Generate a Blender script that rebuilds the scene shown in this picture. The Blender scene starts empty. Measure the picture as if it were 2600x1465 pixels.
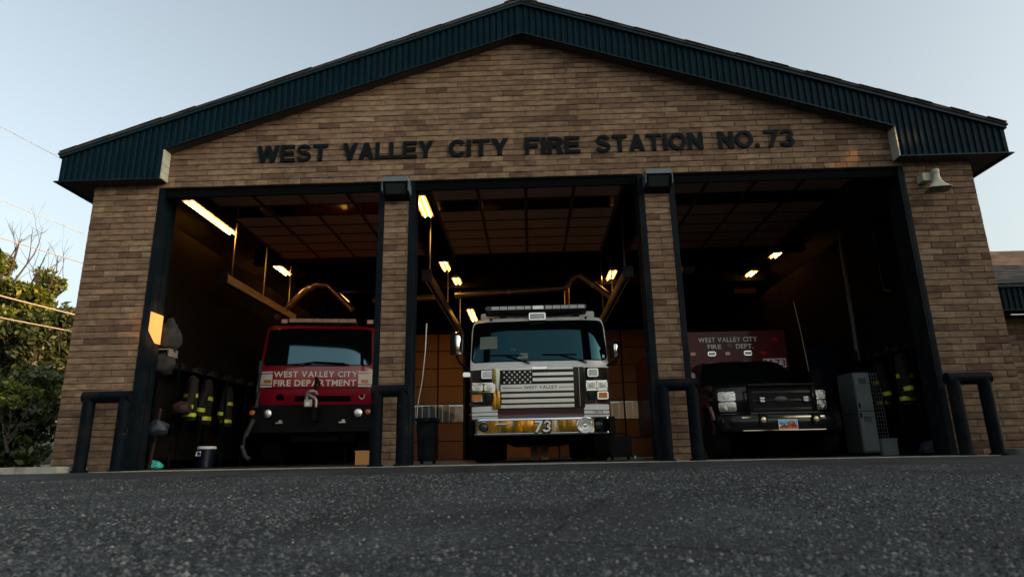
import bpy, bmesh, math, random
import numpy as np
from mathutils import Vector, Matrix
scene = bpy.context.scene
C = scene.collection
rng = random.Random(73)
R = math.radians

# ------------------------------------------------------------------ camera
cam = bpy.data.objects.new('camera', bpy.data.cameras.new('camera'))
C.objects.link(cam)
cam.data.sensor_width = 36.0
cam.data.lens = 36.0 * 1600 / 2600
cam.data.clip_start = 0.02
cam.data.clip_end = 2000
CX, CY, CZ, PITCH, YAW, ROLL = -0.0105, -9.2792, 0.1191, 0.2586, -0.0252, -0.0192
_f = Vector((math.sin(YAW) * math.cos(PITCH), math.cos(YAW) * math.cos(PITCH), math.sin(PITCH)))
_r = Vector((math.cos(YAW), -math.sin(YAW), 0))
_u = _r.cross(_f)
_r2 = _r * math.cos(ROLL) + _u * math.sin(ROLL)
_u2 = -_r * math.sin(ROLL) + _u * math.cos(ROLL)
cam.matrix_world = Matrix(((_r2.x, _u2.x, -_f.x, CX), (_r2.y, _u2.y, -_f.y, CY), (_r2.z, _u2.z, -_f.z, CZ), (0, 0, 0, 1)))
scene.camera = cam
cam.data.dof.use_dof = True; cam.data.dof.focus_distance = 10.5; cam.data.dof.aperture_fstop = 4.5

# ------------------------------------------------------------------ sky, sun, exposure
SUN_AZ = R(21)      # how far the sun stands in front of the facade plane, on the right
SUN_EL = R(15)
SUN = Vector((math.cos(SUN_EL) * math.cos(SUN_AZ), -math.cos(SUN_EL) * math.sin(SUN_AZ), math.sin(SUN_EL)))
world = bpy.data.worlds.new('World'); scene.world = world; world.use_nodes = True
wn = world.node_tree.nodes; wl = world.node_tree.links
sky = wn.new('ShaderNodeTexSky'); sky.sky_type = 'NISHITA'; sky.sun_disc = False
sky.sun_elevation = SUN_EL; sky.sun_rotation = math.atan2(SUN.x, SUN.y)
sky.altitude = 300; sky.air_density = 1.0; sky.dust_density = 8.0; sky.ozone_density = 1.0
bg = wn['Background']; hs = wn.new('ShaderNodeHueSaturation'); hs.inputs['Saturation'].default_value = 0.52; wl.new(sky.outputs['Color'], hs.inputs['Color']); tn = wn.new('ShaderNodeVectorMath'); tn.operation = 'MULTIPLY'; tn.inputs[1].default_value = (0.985, 1.02, 0.965); wl.new(hs.outputs['Color'], tn.inputs[0]); wl.new(tn.outputs[0], bg.inputs['Color']); bg.inputs['Strength'].default_value = 0.15
sl = bpy.data.lights.new('sun', 'SUN'); sl.energy = 5.0; sl.angle = R(0.35); sl.color = (1.0, 0.50, 0.18)
sun = bpy.data.objects.new('sun', sl); C.objects.link(sun); sun.location = SUN * 60
sun.rotation_euler = SUN.to_track_quat('Z', 'Y').to_euler()
scene.view_settings.view_transform = 'Standard'; scene.view_settings.look = 'None'
scene.view_settings.gamma = 1.0; scene.view_settings.use_curve_mapping = False
scene.view_settings.exposure = 1.25
scene.cycles.max_bounces = 7; scene.cycles.diffuse_bounces = 3; scene.cycles.glossy_bounces = 4
scene.cycles.sample_clamp_indirect = 4.0
scene.cycles.caustics_reflective = False; scene.cycles.caustics_refractive = False

# ------------------------------------------------------------------ materials
def nodes_of(name):
    m = bpy.data.materials.new(name); m.use_nodes = True
    nt = m.node_tree
    return m, nt, nt.nodes['Principled BSDF']

def pm(name, col, rough=0.55, metal=0.0, var=0.12, scale=6.0, bump=0.0, bscale=90.0, coat=0.0, ior=1.5, spec=None, dirt=0.0, wear=0.0):
    """painted or plain surface: base colour with soft mottling, optional fine bump, worn darker patches"""
    m, nt, b = nodes_of(name)
    N, L = nt.nodes, nt.links
    tc = N.new('ShaderNodeTexCoord'); geo = N.new('ShaderNodeNewGeometry')
    no = N.new('ShaderNodeTexNoise'); no.inputs['Scale'].default_value = scale; no.inputs['Detail'].default_value = 6
    L.new(geo.outputs['Position'], no.inputs['Vector'])
    mx = N.new('ShaderNodeMix'); mx.data_type = 'RGBA'
    a = [c * (1 - var) for c in col]; d = [min(1, c * (1 + var)) for c in col]
    mx.inputs[6].default_value = (*a, 1); mx.inputs[7].default_value = (*d, 1)
    L.new(no.outputs['Fac'], mx.inputs[0])
    out = mx.outputs[2]
    if dirt:
        n2 = N.new('ShaderNodeTexNoise'); n2.inputs['Scale'].default_value = scale * 0.4; n2.inputs['Detail'].default_value = 8
        L.new(geo.outputs['Position'], n2.inputs['Vector'])
        rp = N.new('ShaderNodeValToRGB'); rp.color_ramp.elements[0].position = 0.5; rp.color_ramp.elements[1].position = 0.75
        L.new(n2.outputs['Fac'], rp.inputs['Fac'])
        mu = N.new('ShaderNodeMath'); mu.operation = 'MULTIPLY'; mu.inputs[1].default_value = dirt
        L.new(rp.outputs['Color'], mu.inputs[0])
        m3 = N.new('ShaderNodeMix'); m3.data_type = 'RGBA'; m3.inputs[7].default_value = (0.03, 0.025, 0.02, 1)
        L.new(mu.outputs[0], m3.inputs[0]); L.new(out, m3.inputs[6]); out = m3.outputs[2]
    if wear:
        n4 = N.new('ShaderNodeTexNoise'); n4.inputs['Scale'].default_value = 7; n4.inputs['Detail'].default_value = 10; n4.inputs['Roughness'].default_value = 0.75
        L.new(geo.outputs['Position'], n4.inputs['Vector'])
        r4 = N.new('ShaderNodeValToRGB'); r4.color_ramp.elements[0].position = 0.60; r4.color_ramp.elements[1].position = 0.66
        L.new(n4.outputs['Fac'], r4.inputs['Fac'])
        u4 = N.new('ShaderNodeMath'); u4.operation = 'MULTIPLY'; u4.inputs[1].default_value = wear; L.new(r4.outputs['Color'], u4.inputs[0])
        m4 = N.new('ShaderNodeMix'); m4.data_type = 'RGBA'; m4.inputs[7].default_value = (0.060, 0.048, 0.040, 1)
        L.new(u4.outputs[0], m4.inputs[0]); L.new(out, m4.inputs[6]); out = m4.outputs[2]
    L.new(out, b.inputs['Base Color'])
    b.inputs['Roughness'].default_value = rough; b.inputs['Metallic'].default_value = metal
    b.inputs['IOR'].default_value = ior
    if coat: b.inputs['Coat Weight'].default_value = coat; b.inputs['Coat Roughness'].default_value = 0.04
    if spec is not None: b.inputs['Specular IOR Level'].default_value = spec
    if bump:
        n3 = N.new('ShaderNodeTexNoise'); n3.inputs['Scale'].default_value = bscale; n3.inputs['Detail'].default_value = 4
        L.new(geo.outputs['Position'], n3.inputs['Vector'])
        bp = N.new('ShaderNodeBump'); bp.inputs['Strength'].default_value = bump; bp.inputs['Distance'].default_value = 0.01
        L.new(n3.outputs['Fac'], bp.inputs['Height']); L.new(bp.outputs['Normal'], b.inputs['Normal'])
    return m

def emit(name, col, strength):
    m, nt, b = nodes_of(name)
    b.inputs['Base Color'].default_value = (0.8, 0.8, 0.8, 1)
    b.inputs['Emission Color'].default_value = (*col, 1); b.inputs['Emission Strength'].default_value = strength
    return m

def rand_mat(name, cols, rough, bump, bscale, grain=0.25, gscale=160.0, spec=0.3, blotch=0.35):
    """alike pieces (bricks, shingles, stones): each piece takes its own tone out of a ramp"""
    m, nt, b = nodes_of(name)
    N, L = nt.nodes, nt.links
    oi = N.new('ShaderNodeObjectInfo'); geo = N.new('ShaderNodeNewGeometry')
    ad = N.new('ShaderNodeMath'); ad.operation = 'ADD'
    L.new(oi.outputs['Random'], ad.inputs[0]); L.new(geo.outputs['Random Per Island'], ad.inputs[1])
    fr = N.new('ShaderNodeMath'); fr.operation = 'FRACT'; L.new(ad.outputs[0], fr.inputs[0])
    rp = N.new('ShaderNodeValToRGB'); cr = rp.color_ramp
    while len(cr.elements) < len(cols): cr.elements.new(0.5)
    for i, (p, c) in enumerate(cols):
        cr.elements[i].position = p; cr.elements[i].color = (*c, 1)
    L.new(fr.outputs[0], rp.inputs['Fac'])
    n1 = N.new('ShaderNodeTexNoise'); n1.inputs['Scale'].default_value = gscale; n1.inputs['Detail'].default_value = 3
    L.new(geo.outputs['Position'], n1.inputs['Vector'])
    mp = N.new('ShaderNodeMapping'); mp.inputs['Scale'].default_value = (5.0, 5.0, 13.0)
    L.new(geo.outputs['Position'], mp.inputs['Vector'])
    n2 = N.new('ShaderNodeTexNoise'); n2.inputs['Scale'].default_value = 1.3; n2.inputs['Detail'].default_value = 5
    L.new(mp.outputs[0], n2.inputs['Vector'])
    def gain(src, g):
        mr = N.new('ShaderNodeMapRange'); mr.inputs['From Min'].default_value = 0.25; mr.inputs['From Max'].default_value = 0.75
        mr.inputs['To Min'].default_value = 1 - g; mr.inputs['To Max'].default_value = 1 + g
        L.new(src, mr.inputs['Value']); return mr.outputs['Result']
    g = N.new('ShaderNodeMath'); g.operation = 'MULTIPLY'
    ms_ = N.new('ShaderNodeMapping'); ms_.inputs['Scale'].default_value = (2.4, 2.4, 0.28); L.new(geo.outputs['Position'], ms_.inputs['Vector'])
    n4 = N.new('ShaderNodeTexNoise'); n4.inputs['Scale'].default_value = 1.0; n4.inputs['Detail'].default_value = 6; L.new(ms_.outputs[0], n4.inputs['Vector'])
    g0 = N.new('ShaderNodeMath'); g0.operation = 'MULTIPLY'; L.new(gain(n1.outputs['Fac'], grain), g0.inputs[0]); L.new(gain(n4.outputs['Fac'], 0.16), g0.inputs[1])
    L.new(g0.outputs[0], g.inputs[0]); L.new(gain(n2.outputs['Fac'], blotch), g.inputs[1])
    mx = N.new('ShaderNodeVectorMath'); mx.operation = 'SCALE'
    L.new(rp.outputs['Color'], mx.inputs[0]); L.new(g.outputs[0], mx.inputs['Scale'])
    L.new(mx.outputs[0], b.inputs['Base Color'])
    b.inputs['Roughness'].default_value = rough; b.inputs['Specular IOR Level'].default_value = spec
    if bump:
        n3 = N.new('ShaderNodeTexNoise'); n3.inputs['Scale'].default_value = bscale; n3.inputs['Detail'].default_value = 5
        L.new(geo.outputs['Position'], n3.inputs['Vector'])
        bp = N.new('ShaderNodeBump'); bp.inputs['Strength'].default_value = bump; bp.inputs['Distance'].default_value = 0.008
        L.new(n3.outputs['Fac'], bp.inputs['Height']); L.new(bp.outputs['Normal'], b.inputs['Normal'])
    return m

def leaf_mat(name, cols, trans=0.45):
    m, nt, b = nodes_of(name)
    N, L = nt.nodes, nt.links
    geo = N.new('ShaderNodeNewGeometry')
    rp = N.new('ShaderNodeValToRGB'); cr = rp.color_ramp
    while len(cr.elements) < len(cols): cr.elements.new(0.5)
    for i, (p, c) in enumerate(cols):
        cr.elements[i].position = p; cr.elements[i].color = (*c, 1)
    L.new(geo.outputs['Random Per Island'], rp.inputs['Fac'])
    L.new(rp.outputs['Color'], b.inputs['Base Color']); b.inputs['Roughness'].default_value = 0.55
    tr = N.new('ShaderNodeBsdfTranslucent')
    sc = N.new('ShaderNodeVectorMath'); sc.operation = 'MULTIPLY'; sc.inputs[1].default_value = (1.9, 1.5, 0.5)
    L.new(rp.outputs['Color'], sc.inputs[0]); L.new(sc.outputs[0], tr.inputs['Color'])
    ms = N.new('ShaderNodeMixShader'); ms.inputs[0].default_value = trans
    L.new(b.outputs[0], ms.inputs[1]); L.new(tr.outputs[0], ms.inputs[2])
    L.new(ms.outputs[0], N['Material Output'].inputs['Surface'])
    return m

def asphalt_mat():
    m, nt, b = nodes_of('asphalt')
    N, L = nt.nodes, nt.links
    geo = N.new('ShaderNodeNewGeometry')
    v1 = N.new('ShaderNodeTexVoronoi'); v1.inputs['Scale'].default_value = 95
    v2 = N.new('ShaderNodeTexVoronoi'); v2.inputs['Scale'].default_value = 210
    n1 = N.new('ShaderNodeTexNoise'); n1.inputs['Scale'].default_value = 1.1; n1.inputs['Detail'].default_value = 8
    n2 = N.new('ShaderNodeTexNoise'); n2.inputs['Scale'].default_value = 35; n2.inputs['Detail'].default_value = 6
    for n in (v1, v2, n1, n2): L.new(geo.outputs['Position'], n.inputs['Vector'])
    rp = N.new('ShaderNodeValToRGB'); cr = rp.color_ramp
    cr.elements[0].position = 0.0; cr.elements[0].color = (0.012, 0.015, 0.018, 1)
    cr.elements[1].position = 1.0; cr.elements[1].color = (0.12, 0.12, 0.12, 1)
    e = cr.elements.new(0.72); e.color = (0.027, 0.031, 0.034, 1)
    e = cr.elements.new(0.93); e.color = (0.046, 0.049, 0.051, 1)
    sp = N.new('ShaderNodeSeparateColor'); L.new(v1.outputs['Color'], sp.inputs[0])
    L.new(sp.outputs[0], rp.inputs['Fac'])
    mr = N.new('ShaderNodeMapRange'); mr.inputs['From Min'].default_value = 0.3; mr.inputs['From Max'].default_value = 0.7
    mr.inputs['To Min'].default_value = 0.5; mr.inputs['To Max'].default_value = 1.5
    L.new(n1.outputs['Fac'], mr.inputs['Value'])
    sc = N.new('ShaderNodeVectorMath'); sc.operation = 'SCALE'
    L.new(rp.outputs['Color'], sc.inputs[0]); L.new(mr.outputs['Result'], sc.inputs['Scale'])
    sx = N.new('ShaderNodeSeparateXYZ'); L.new(geo.outputs['Position'], sx.inputs[0])
    def mth(op, a_, b_=None, c_=None):
        m_ = N.new('ShaderNodeMath'); m_.operation = op
        for i_, v_ in enumerate((a_, b_, c_)):
            if v_ is None: continue
            if isinstance(v_, (int, float)): m_.inputs[i_].default_value = v_
            else: L.new(v_, m_.inputs[i_])
        return m_.outputs[0]
    nw = N.new('ShaderNodeTexNoise'); nw.inputs['Scale'].default_value = 0.7; L.new(geo.outputs['Position'], nw.inputs['Vector'])
    wob = mth('MULTIPLY_ADD', nw.outputs['Fac'], 0.5, -0.25); xw = mth('ADD', sx.outputs['X'], wob)
    tr = None
    for xc in (-5.1, -3.2, -0.85, 1.2, 3.1, 5.0):
        d_ = mth('ABSOLUTE', mth('SUBTRACT', xw, xc)); k_ = mth('MAXIMUM', mth('SUBTRACT', 1.0, mth('DIVIDE', d_, 0.30)), 0.0)
        tr = k_ if tr is None else mth('MAXIMUM', tr, k_)
    tf = mth('SUBTRACT', 1.0, mth('MULTIPLY', mth('MULTIPLY', tr, n2.outputs['Fac']), 0.75))
    vd = N.new('ShaderNodeVectorMath'); vd.operation = 'MULTIPLY_ADD'; vd.inputs[1].default_value = (0.35, 0.35, 0.35)
    nc_ = N.new('ShaderNodeTexNoise'); nc_.inputs['Scale'].default_value = 2.2; nc_.inputs['Detail'].default_value = 7
    L.new(geo.outputs['Position'], nc_.inputs['Vector']); L.new(nc_.outputs['Color'], vd.inputs[0]); L.new(geo.outputs['Position'], vd.inputs[2])
    vc = N.new('ShaderNodeTexVoronoi'); vc.feature = 'DISTANCE_TO_EDGE'; vc.inputs['Scale'].default_value = 0.34; L.new(vd.outputs[0], vc.inputs['Vector'])
    ck = mth('LESS_THAN', vc.outputs['Distance'], 0.0035)
    cf = mth('SUBTRACT', 1.0, mth('MULTIPLY', ck, 0.8))
    fin = N.new('ShaderNodeVectorMath'); fin.operation = 'SCALE'; L.new(sc.outputs[0], fin.inputs[0]); L.new(mth('MULTIPLY', tf, cf), fin.inputs['Scale'])
    L.new(fin.outputs[0], b.inputs['Base Color'])
    b.inputs['Roughness'].default_value = 0.8; b.inputs['Specular IOR Level'].default_value = 0.2
    h1 = N.new('ShaderNodeMath'); h1.operation = 'MULTIPLY'; h1.inputs[1].default_value = -1.0; L.new(v1.outputs['Distance'], h1.inputs[0])
    h2 = N.new('ShaderNodeMath'); h2.operation = 'MULTIPLY_ADD'; h2.inputs[1].default_value = -0.5
    L.new(v2.outputs['Distance'], h2.inputs[0]); L.new(h1.outputs[0], h2.inputs[2])
    h3 = N.new('ShaderNodeMath'); h3.operation = 'MULTIPLY_ADD'; h3.inputs[1].default_value = 1.0
    L.new(n2.outputs['Fac'], h3.inputs[0]); L.new(h2.outputs[0], h3.inputs[2])
    bp = N.new('ShaderNodeBump'); bp.inputs['Strength'].default_value = 0.85; bp.inputs['Distance'].default_value = 0.01
    L.new(h3.outputs[0], bp.inputs['Height']); L.new(bp.outputs['Normal'], b.inputs['Normal'])
    return m

M = {}
M['asphalt'] = asphalt_mat()
M['concrete'] = pm('concrete', (0.26, 0.25, 0.22), 0.85, var=0.25, scale=9, bump=0.4, dirt=0.5)
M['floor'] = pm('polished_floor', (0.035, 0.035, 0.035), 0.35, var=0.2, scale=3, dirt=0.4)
M['brick'] = rand_mat('brick_face', [(0.0, (0.086, 0.053, 0.036)), (0.08, (0.119, 0.074, 0.050)), (0.25, (0.147, 0.094, 0.062)),
    (0.55, (0.163, 0.106, 0.068)), (0.85, (0.178, 0.118, 0.076)), (1.0, (0.209, 0.143, 0.092))], 0.9, 0.55, 130, spec=0.10, blotch=0.45, grain=0.35)
M['mortar'] = pm('mortar', (0.044, 0.030, 0.021), 0.95, var=0.25, scale=14, bump=0.5)
M['ribbed'] = pm('teal_metal', (0.0013, 0.0108, 0.0172), 0.6, var=0.4, scale=4, spec=0.05, wear=0.08)
M['tealtrim'] = pm('teal_trim', (0.004, 0.018, 0.026), 0.5, spec=0.12, var=0.15, scale=5)
M['steel'] = pm('dark_steel_paint', (0.0022, 0.0045, 0.0070), 0.65, spec=0.05, wear=0.55, var=0.2, scale=8, bump=0.15, dirt=0.3)
M['jamb'] = pm('jamb_paint', (0.0016, 0.0050, 0.0080), 0.6, var=0.2, scale=8, dirt=0.3, wear=0.2, spec=0.08)
M['soffit'] = pm('soffit_paint', (0.050, 0.040, 0.032), 0.7, var=0.25, scale=20)
M['cream'] = pm('cream_siding', (0.34, 0.33, 0.26), 0.6, var=0.12, scale=12, dirt=0.35)
M['shingle'] = rand_mat('shingle', [(0, (0.025, 0.021, 0.021)), (0.5, (0.042, 0.035, 0.034)), (1, (0.065, 0.053, 0.05))], 0.95, 0.6, 60)
M['letter'] = pm('letter_black', (0.004, 0.007, 0.009), 0.6, spec=0.06, var=0.1)
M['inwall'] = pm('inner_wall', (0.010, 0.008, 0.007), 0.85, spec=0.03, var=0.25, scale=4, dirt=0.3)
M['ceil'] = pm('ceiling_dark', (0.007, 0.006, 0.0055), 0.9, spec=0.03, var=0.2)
M['panel'] = pm('door_panel', (0.46, 0.33, 0.26), 0.5, var=0.08, scale=2, dirt=0.2)
M['stile'] = pm('door_stile', (0.016, 0.013, 0.012), 0.5, var=0.1)
M['alum'] = pm('aluminium', (0.62, 0.60, 0.58), 0.28, 1.0, var=0.1, scale=20)
M['duct'] = pm('duct_metal', (0.42, 0.36, 0.32), 0.35, 0.9, var=0.2, scale=8)
M['chrome'] = pm('chrome', (0.86, 0.85, 0.83), 0.035, 1.0, var=0.02)
M['chromew'] = pm('wavy_chrome', (0.86, 0.85, 0.83), 0.045, 1.0, var=0.03, bump=0.10, bscale=2.6)
M['black'] = pm('black_plastic', (0.004, 0.004, 0.005), 0.55, spec=0.12, var=0.15)
M['rubber'] = pm('rubber', (0.006, 0.006, 0.006), 0.85, spec=0.1, var=0.2, scale=20)
M['tube'] = emit('lamp_tube', (1.0, 0.44, 0.08), 20.0)
M['fixture'] = pm('fixture_white', (0.60, 0.50, 0.35), 0.4, var=0.06)
M['glass'] = pm('dark_glass', (0.002, 0.004, 0.005), 0.03, var=0.1, ior=1.55)
M['glass'].node_tree.nodes['Principled BSDF'].inputs['Specular Tint'].default_value = (0.30, 0.85, 1.0, 1)
M['white'] = pm('white_paint', (0.84, 0.85, 0.84), 0.35, var=0.05, coat=0.4)
M['maroon'] = pm('maroon_paint', (0.055, 0.003, 0.010), 0.35, var=0.08, coat=0.9)
M['red'] = pm('red_paint', (0.36, 0.005, 0.026), 0.38, var=0.08, coat=0.9)
M['blackpaint'] = pm('black_paint', (0.004, 0.003, 0.004), 0.3, var=0.08, coat=0.35, spec=0.2)
M['lens'] = pm('clear_lens', (0.75, 0.76, 0.76), 0.12, var=0.06, scale=60, bump=0.3, bscale=120)
M['reflector'] = pm('lamp_reflector', (0.8, 0.79, 0.75), 0.12, 1.0, var=0.1, bump=0.6, bscale=60)
M['amber'] = pm('amber_lens', (0.62, 0.17, 0.012), 0.2, var=0.1, coat=0.6)
M['redlens'] = pm('red_lens', (0.55, 0.01, 0.03), 0.15, var=0.1, coat=0.8)
M['decal'] = pm('white_decal', (0.86, 0.87, 0.85), 0.4, var=0.04)
M['cream_text'] = pm('text_white', (0.88, 0.88, 0.82), 0.4, var=0.04)
M['blue'] = pm('blue_plastic', (0.004, 0.008, 0.028), 0.35, var=0.1)
M['locker'] = pm('locker_grey', (0.10, 0.115, 0.115), 0.45, var=0.1, scale=5, dirt=0.25)
M['coat'] = pm('coat_cloth', (0.007, 0.005, 0.0045), 0.9, var=0.3, scale=25, bump=0.5, bscale=40)
M['hiviz'] = pm('yellow_tape', (0.62, 0.70, 0.06), 0.4, var=0.1)
M['greycloth'] = pm('grey_cloth', (0.024, 0.021, 0.021), 0.95, var=0.3, scale=30, bump=0.7, bscale=60)
M['card'] = pm('cardboard', (0.52, 0.26, 0.08), 0.8, var=0.1)
M['teal'] = pm('teal_plastic', (0.05, 0.42, 0.38), 0.35, var=0.2)
M['bark'] = pm('bark', (0.035, 0.026, 0.022), 0.95, var=0.4, scale=20, bump=0.8, bscale=40)
M['cable'] = pm('cable_sheath', (0.55, 0.45, 0.32), 0.5, var=0.1)
M['leaf'] = leaf_mat('leaf_green', [(0, (0.022, 0.038, 0.007)), (0.45, (0.050, 0.085, 0.010)), (0.8, (0.11, 0.135, 0.012)), (1, (0.19, 0.18, 0.015))])
M['leafdark'] = leaf_mat('leaf_dark', [(0, (0.010, 0.020, 0.006)), (0.6, (0.026, 0.042, 0.010)), (1, (0.05, 0.07, 0.014))], 0.3)
M['silver'] = pm('silver_decal', (0.85, 0.85, 0.82), 0.35, var=0.05)
M['foglens'] = pm('fog_lens', (0.75, 0.62, 0.35), 0.15, 0.6, var=.2, scale=30)
M['darkchrome'] = pm('dark_chrome', (0.30, 0.32, 0.34), 0.08, 1.0, var=.05)
M['darkred'] = pm('dark_red_paint', (0.10, 0.002, 0.006), .45, var=.08, coat=.15, spec=0.2)
M['paper'] = pm('dash_paper', (0.16, 0.20, 0.18), 0.5, var=0.05)
M['rubberhose'] = pm('hose_grey', (0.035, 0.04, 0.045), 0.6, var=0.2, scale=30)
M['bluecloth'] = pm('blue_cloth', (0.018, 0.026, 0.040), 0.6, var=0.4, scale=30, bump=0.6, bscale=30)
M['polished'] = pm('polished_stripe', (0.93, 0.93, 0.92), 0.18, 0.35, var=0.02, coat=0.6)
M['fencewood'] = pm('fence_wood', (0.05, 0.045, 0.045), 0.9, var=0.3, scale=10)
M['sun_patch'] = pm('sun_patch_orange', (0.42, 0.26, 0.12), 0.45, var=0.1)  # sunlit orange put into the colour of the added patch plate
M['leafgold'] = leaf_mat('leaf_gold', [(0, (0.16, 0.14, 0.015)), (0.5, (0.34, 0.27, 0.02)), (1, (0.52, 0.38, 0.03))], 0.55)
M['helmetfront'] = pm('helmet_shield', (0.03, 0.024, 0.016), 0.5, var=0.3)
M['glass_pale'] = pm('pale_glass', (0.004, 0.007, 0.009), 0.04, var=0.1, ior=2.1)
M['glass_pale'].node_tree.nodes['Principled BSDF'].inputs['Specular Tint'].default_value = (0.5, 0.88, 1.0, 1)
M['panelgrey'] = pm('panel_grey', (0.24, 0.26, 0.255), 0.5, var=0.1, scale=5, dirt=0.3)
M['castgrey'] = pm('cast_grey', (0.40, 0.40, 0.40), 0.3, 0.5, var=0.2, scale=30)
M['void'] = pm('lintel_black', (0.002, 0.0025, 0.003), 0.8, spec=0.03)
M['railmat'] = pm('rail_metal', (0.72, 0.62, 0.50), 0.3, 0.45, var=0.1, scale=15)
M['bracket'] = pm('bracket_paint', (0.20, 0.18, 0.15), 0.5)
M['rust'] = pm('rusty_pole', (0.022, 0.008, 0.006), 0.7, var=0.3, scale=20)

# ------------------------------------------------------------------ mesh helpers
ORG = {}
def _hull():
    bm = bmesh.new(); pts = []
    for sx in (-1, 1):
        for sy in (-1, 1):
            for sz in (-1, 1):
                for k in range(3):
                    p = [sx, sy, sz]; p[k] *= 0.8; pts.append(tuple(p))
    vs = [bm.verts.new(p) for p in pts]; bm.verts.index_update()
    bmesh.ops.convex_hull(bm, input=vs); bm.normal_update()
    bmesh.ops.dissolve_limit(bm, angle_limit=0.01, verts=bm.verts, edges=bm.edges)
    bm.verts.index_update()
    sg = [tuple(int(math.copysign(1, c)) for c in v.co) + (min(range(3), key=lambda k: abs(v.co[k])),) for v in bm.verts]
    fc = [[v.index for v in f.verts] for f in bm.faces]; bm.free()
    return sg, fc
HULL = _hull()

class MB:
    def __init__(s): s.v = []; s.f = []
    def add(s, vs, fs):
        n = len(s.v); s.v += [tuple(p) for p in vs]; s.f += [[i + n for i in f] for f in fs]; return s
    def box(s, x0, y0, z0, x1, y1, z1):
        return s.add([(x0, y0, z0), (x1, y0, z0), (x1, y1, z0), (x0, y1, z0), (x0, y0, z1), (x1, y0, z1), (x1, y1, z1), (x0, y1, z1)],
                     [(3, 2, 1, 0), (4, 5, 6, 7), (0, 1, 5, 4), (1, 2, 6, 5), (2, 3, 7, 6), (3, 0, 4, 7)])
    def cbox(s, x0, y0, z0, x1, y1, z1, b=0.01):
        c = ((x0 + x1) / 2, (y0 + y1) / 2, (z0 + z1) / 2); h = (abs(x1 - x0) / 2, abs(y1 - y0) / 2, abs(z1 - z0) / 2)
        b = min(b, min(h) * 0.9); sg, fc = HULL
        return s.add([tuple(c[k] + q[k] * (h[k] - (b if q[3] == k else 0)) for k in range(3)) for q in sg], fc)
    def hexa(s, p): # eight corners, bottom ring then top ring
        return s.add(p, [(3, 2, 1, 0), (4, 5, 6, 7), (0, 1, 5, 4), (1, 2, 6, 5), (2, 3, 7, 6), (3, 0, 4, 7)])
    def tube(s, pts, r, n=8, cap=True):
        pts = [Vector(p) for p in pts]; rs = r if isinstance(r, (list, tuple)) else [r] * len(pts)
        rings = []; up = Vector((0, 0, 1))
        for i, p in enumerate(pts):
            d = (pts[min(i + 1, len(pts) - 1)] - pts[max(i - 1, 0)]).normalized()
            a = d.cross(up)
            if a.length < 1e-3: a = d.cross(Vector((0, 1, 0)))
            a.normalize(); c = a.cross(d)
            rings.append([p + (a * math.cos(2 * math.pi * k / n) + c * math.sin(2 * math.pi * k / n)) * rs[i] for k in range(n)])
        fs = []
        for i in range(len(pts) - 1):
            for k in range(n): fs.append((i * n + k, i * n + (k + 1) % n, (i + 1) * n + (k + 1) % n, (i + 1) * n + k))
        if cap: fs += [list(range(n))[::-1], [(len(pts) - 1) * n + k for k in range(n)]]
        return s.add([q for g in rings for q in g], fs)
    def lathe(s, c, axis, prof, n=20):
        """prof: (distance along axis, radius)"""
        ax = Vector(axis).normalized(); a = ax.orthogonal().normalized(); b = ax.cross(a); c = Vector(c); vs = []
        for d, r in prof:
            for k in range(n):
                t = 2 * math.pi * k / n; vs.append(c + ax * d + (a * math.cos(t) + b * math.sin(t)) * r)
        fs = []
        for i in range(len(prof) - 1):
            for k in range(n): fs.append((i * n + k, i * n + (k + 1) % n, (i + 1) * n + (k + 1) % n, (i + 1) * n + k))
        fs += [list(range(n))[::-1], [(len(prof) - 1) * n + k for k in range(n)]]
        return s.add(vs, fs)
    def loft(s, rings, cap=True):
        n = len(rings[0]); fs = []
        for i in range(len(rings) - 1):
            for k in range(n): fs.append((i * n + k, i * n + (k + 1) % n, (i + 1) * n + (k + 1) % n, (i + 1) * n + k))
        if cap: fs += [list(range(n))[::-1], [(len(rings) - 1) * n + k for k in range(n)]]
        return s.add([p for g in rings for p in g], fs)
    def prism(s, poly, y0, y1):
        """x-z outline extruded in y"""
        n = len(poly); vs = [(x, y0, z) for x, z in poly] + [(x, y1, z) for x, z in poly]
        fs = [list(range(n)), [n + k for k in range(n)][::-1]] + [(k, n + k, n + (k + 1) % n, (k + 1) % n) for k in range(n)]
        return s.add(vs, fs)
    def mesh(s, name, smooth=False, org=(0, 0, 0)):
        me = bpy.data.meshes.new(name)
        me.from_pydata([(x - org[0], y - org[1], z - org[2]) for x, y, z in s.v], [], s.f)
        bm = bmesh.new(); bm.from_mesh(me); bmesh.ops.recalc_face_normals(bm, faces=bm.faces); bm.to_mesh(me); bm.free()
        if smooth: me.shade_smooth(); me.set_sharp_from_angle(angle=R(40))
        return me
    def build(s, name, mat, parent=None, smooth=False):
        org = ORG.get(parent.name, (0, 0, 0)) if parent else (0, 0, 0)
        me = s.mesh(name, smooth, org); me.materials.append(M[mat] if isinstance(mat, str) else mat)
        o = bpy.data.objects.new(name, me); C.objects.link(o)
        if parent: o.parent = parent
        ORG[o.name] = org
        return o

def tag(o, label=None, cat=None, group=None, kind=None):
    if label: o['label'] = label
    if cat: o['category'] = cat
    if group: o['group'] = group
    if kind: o['kind'] = kind
    return o
def thing(name, loc, label, cat, group=None):
    o = bpy.data.objects.new(name, None); C.objects.link(o); o.location = loc; o.empty_display_size = 0.2
    ORG[o.name] = tuple(loc); return tag(o, label, cat, group)
def copy_tree(o, parent=None):
    c = o.copy(); C.objects.link(c); c.parent = parent
    for ch in list(o.children): copy_tree(ch, c)
    return c

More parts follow.
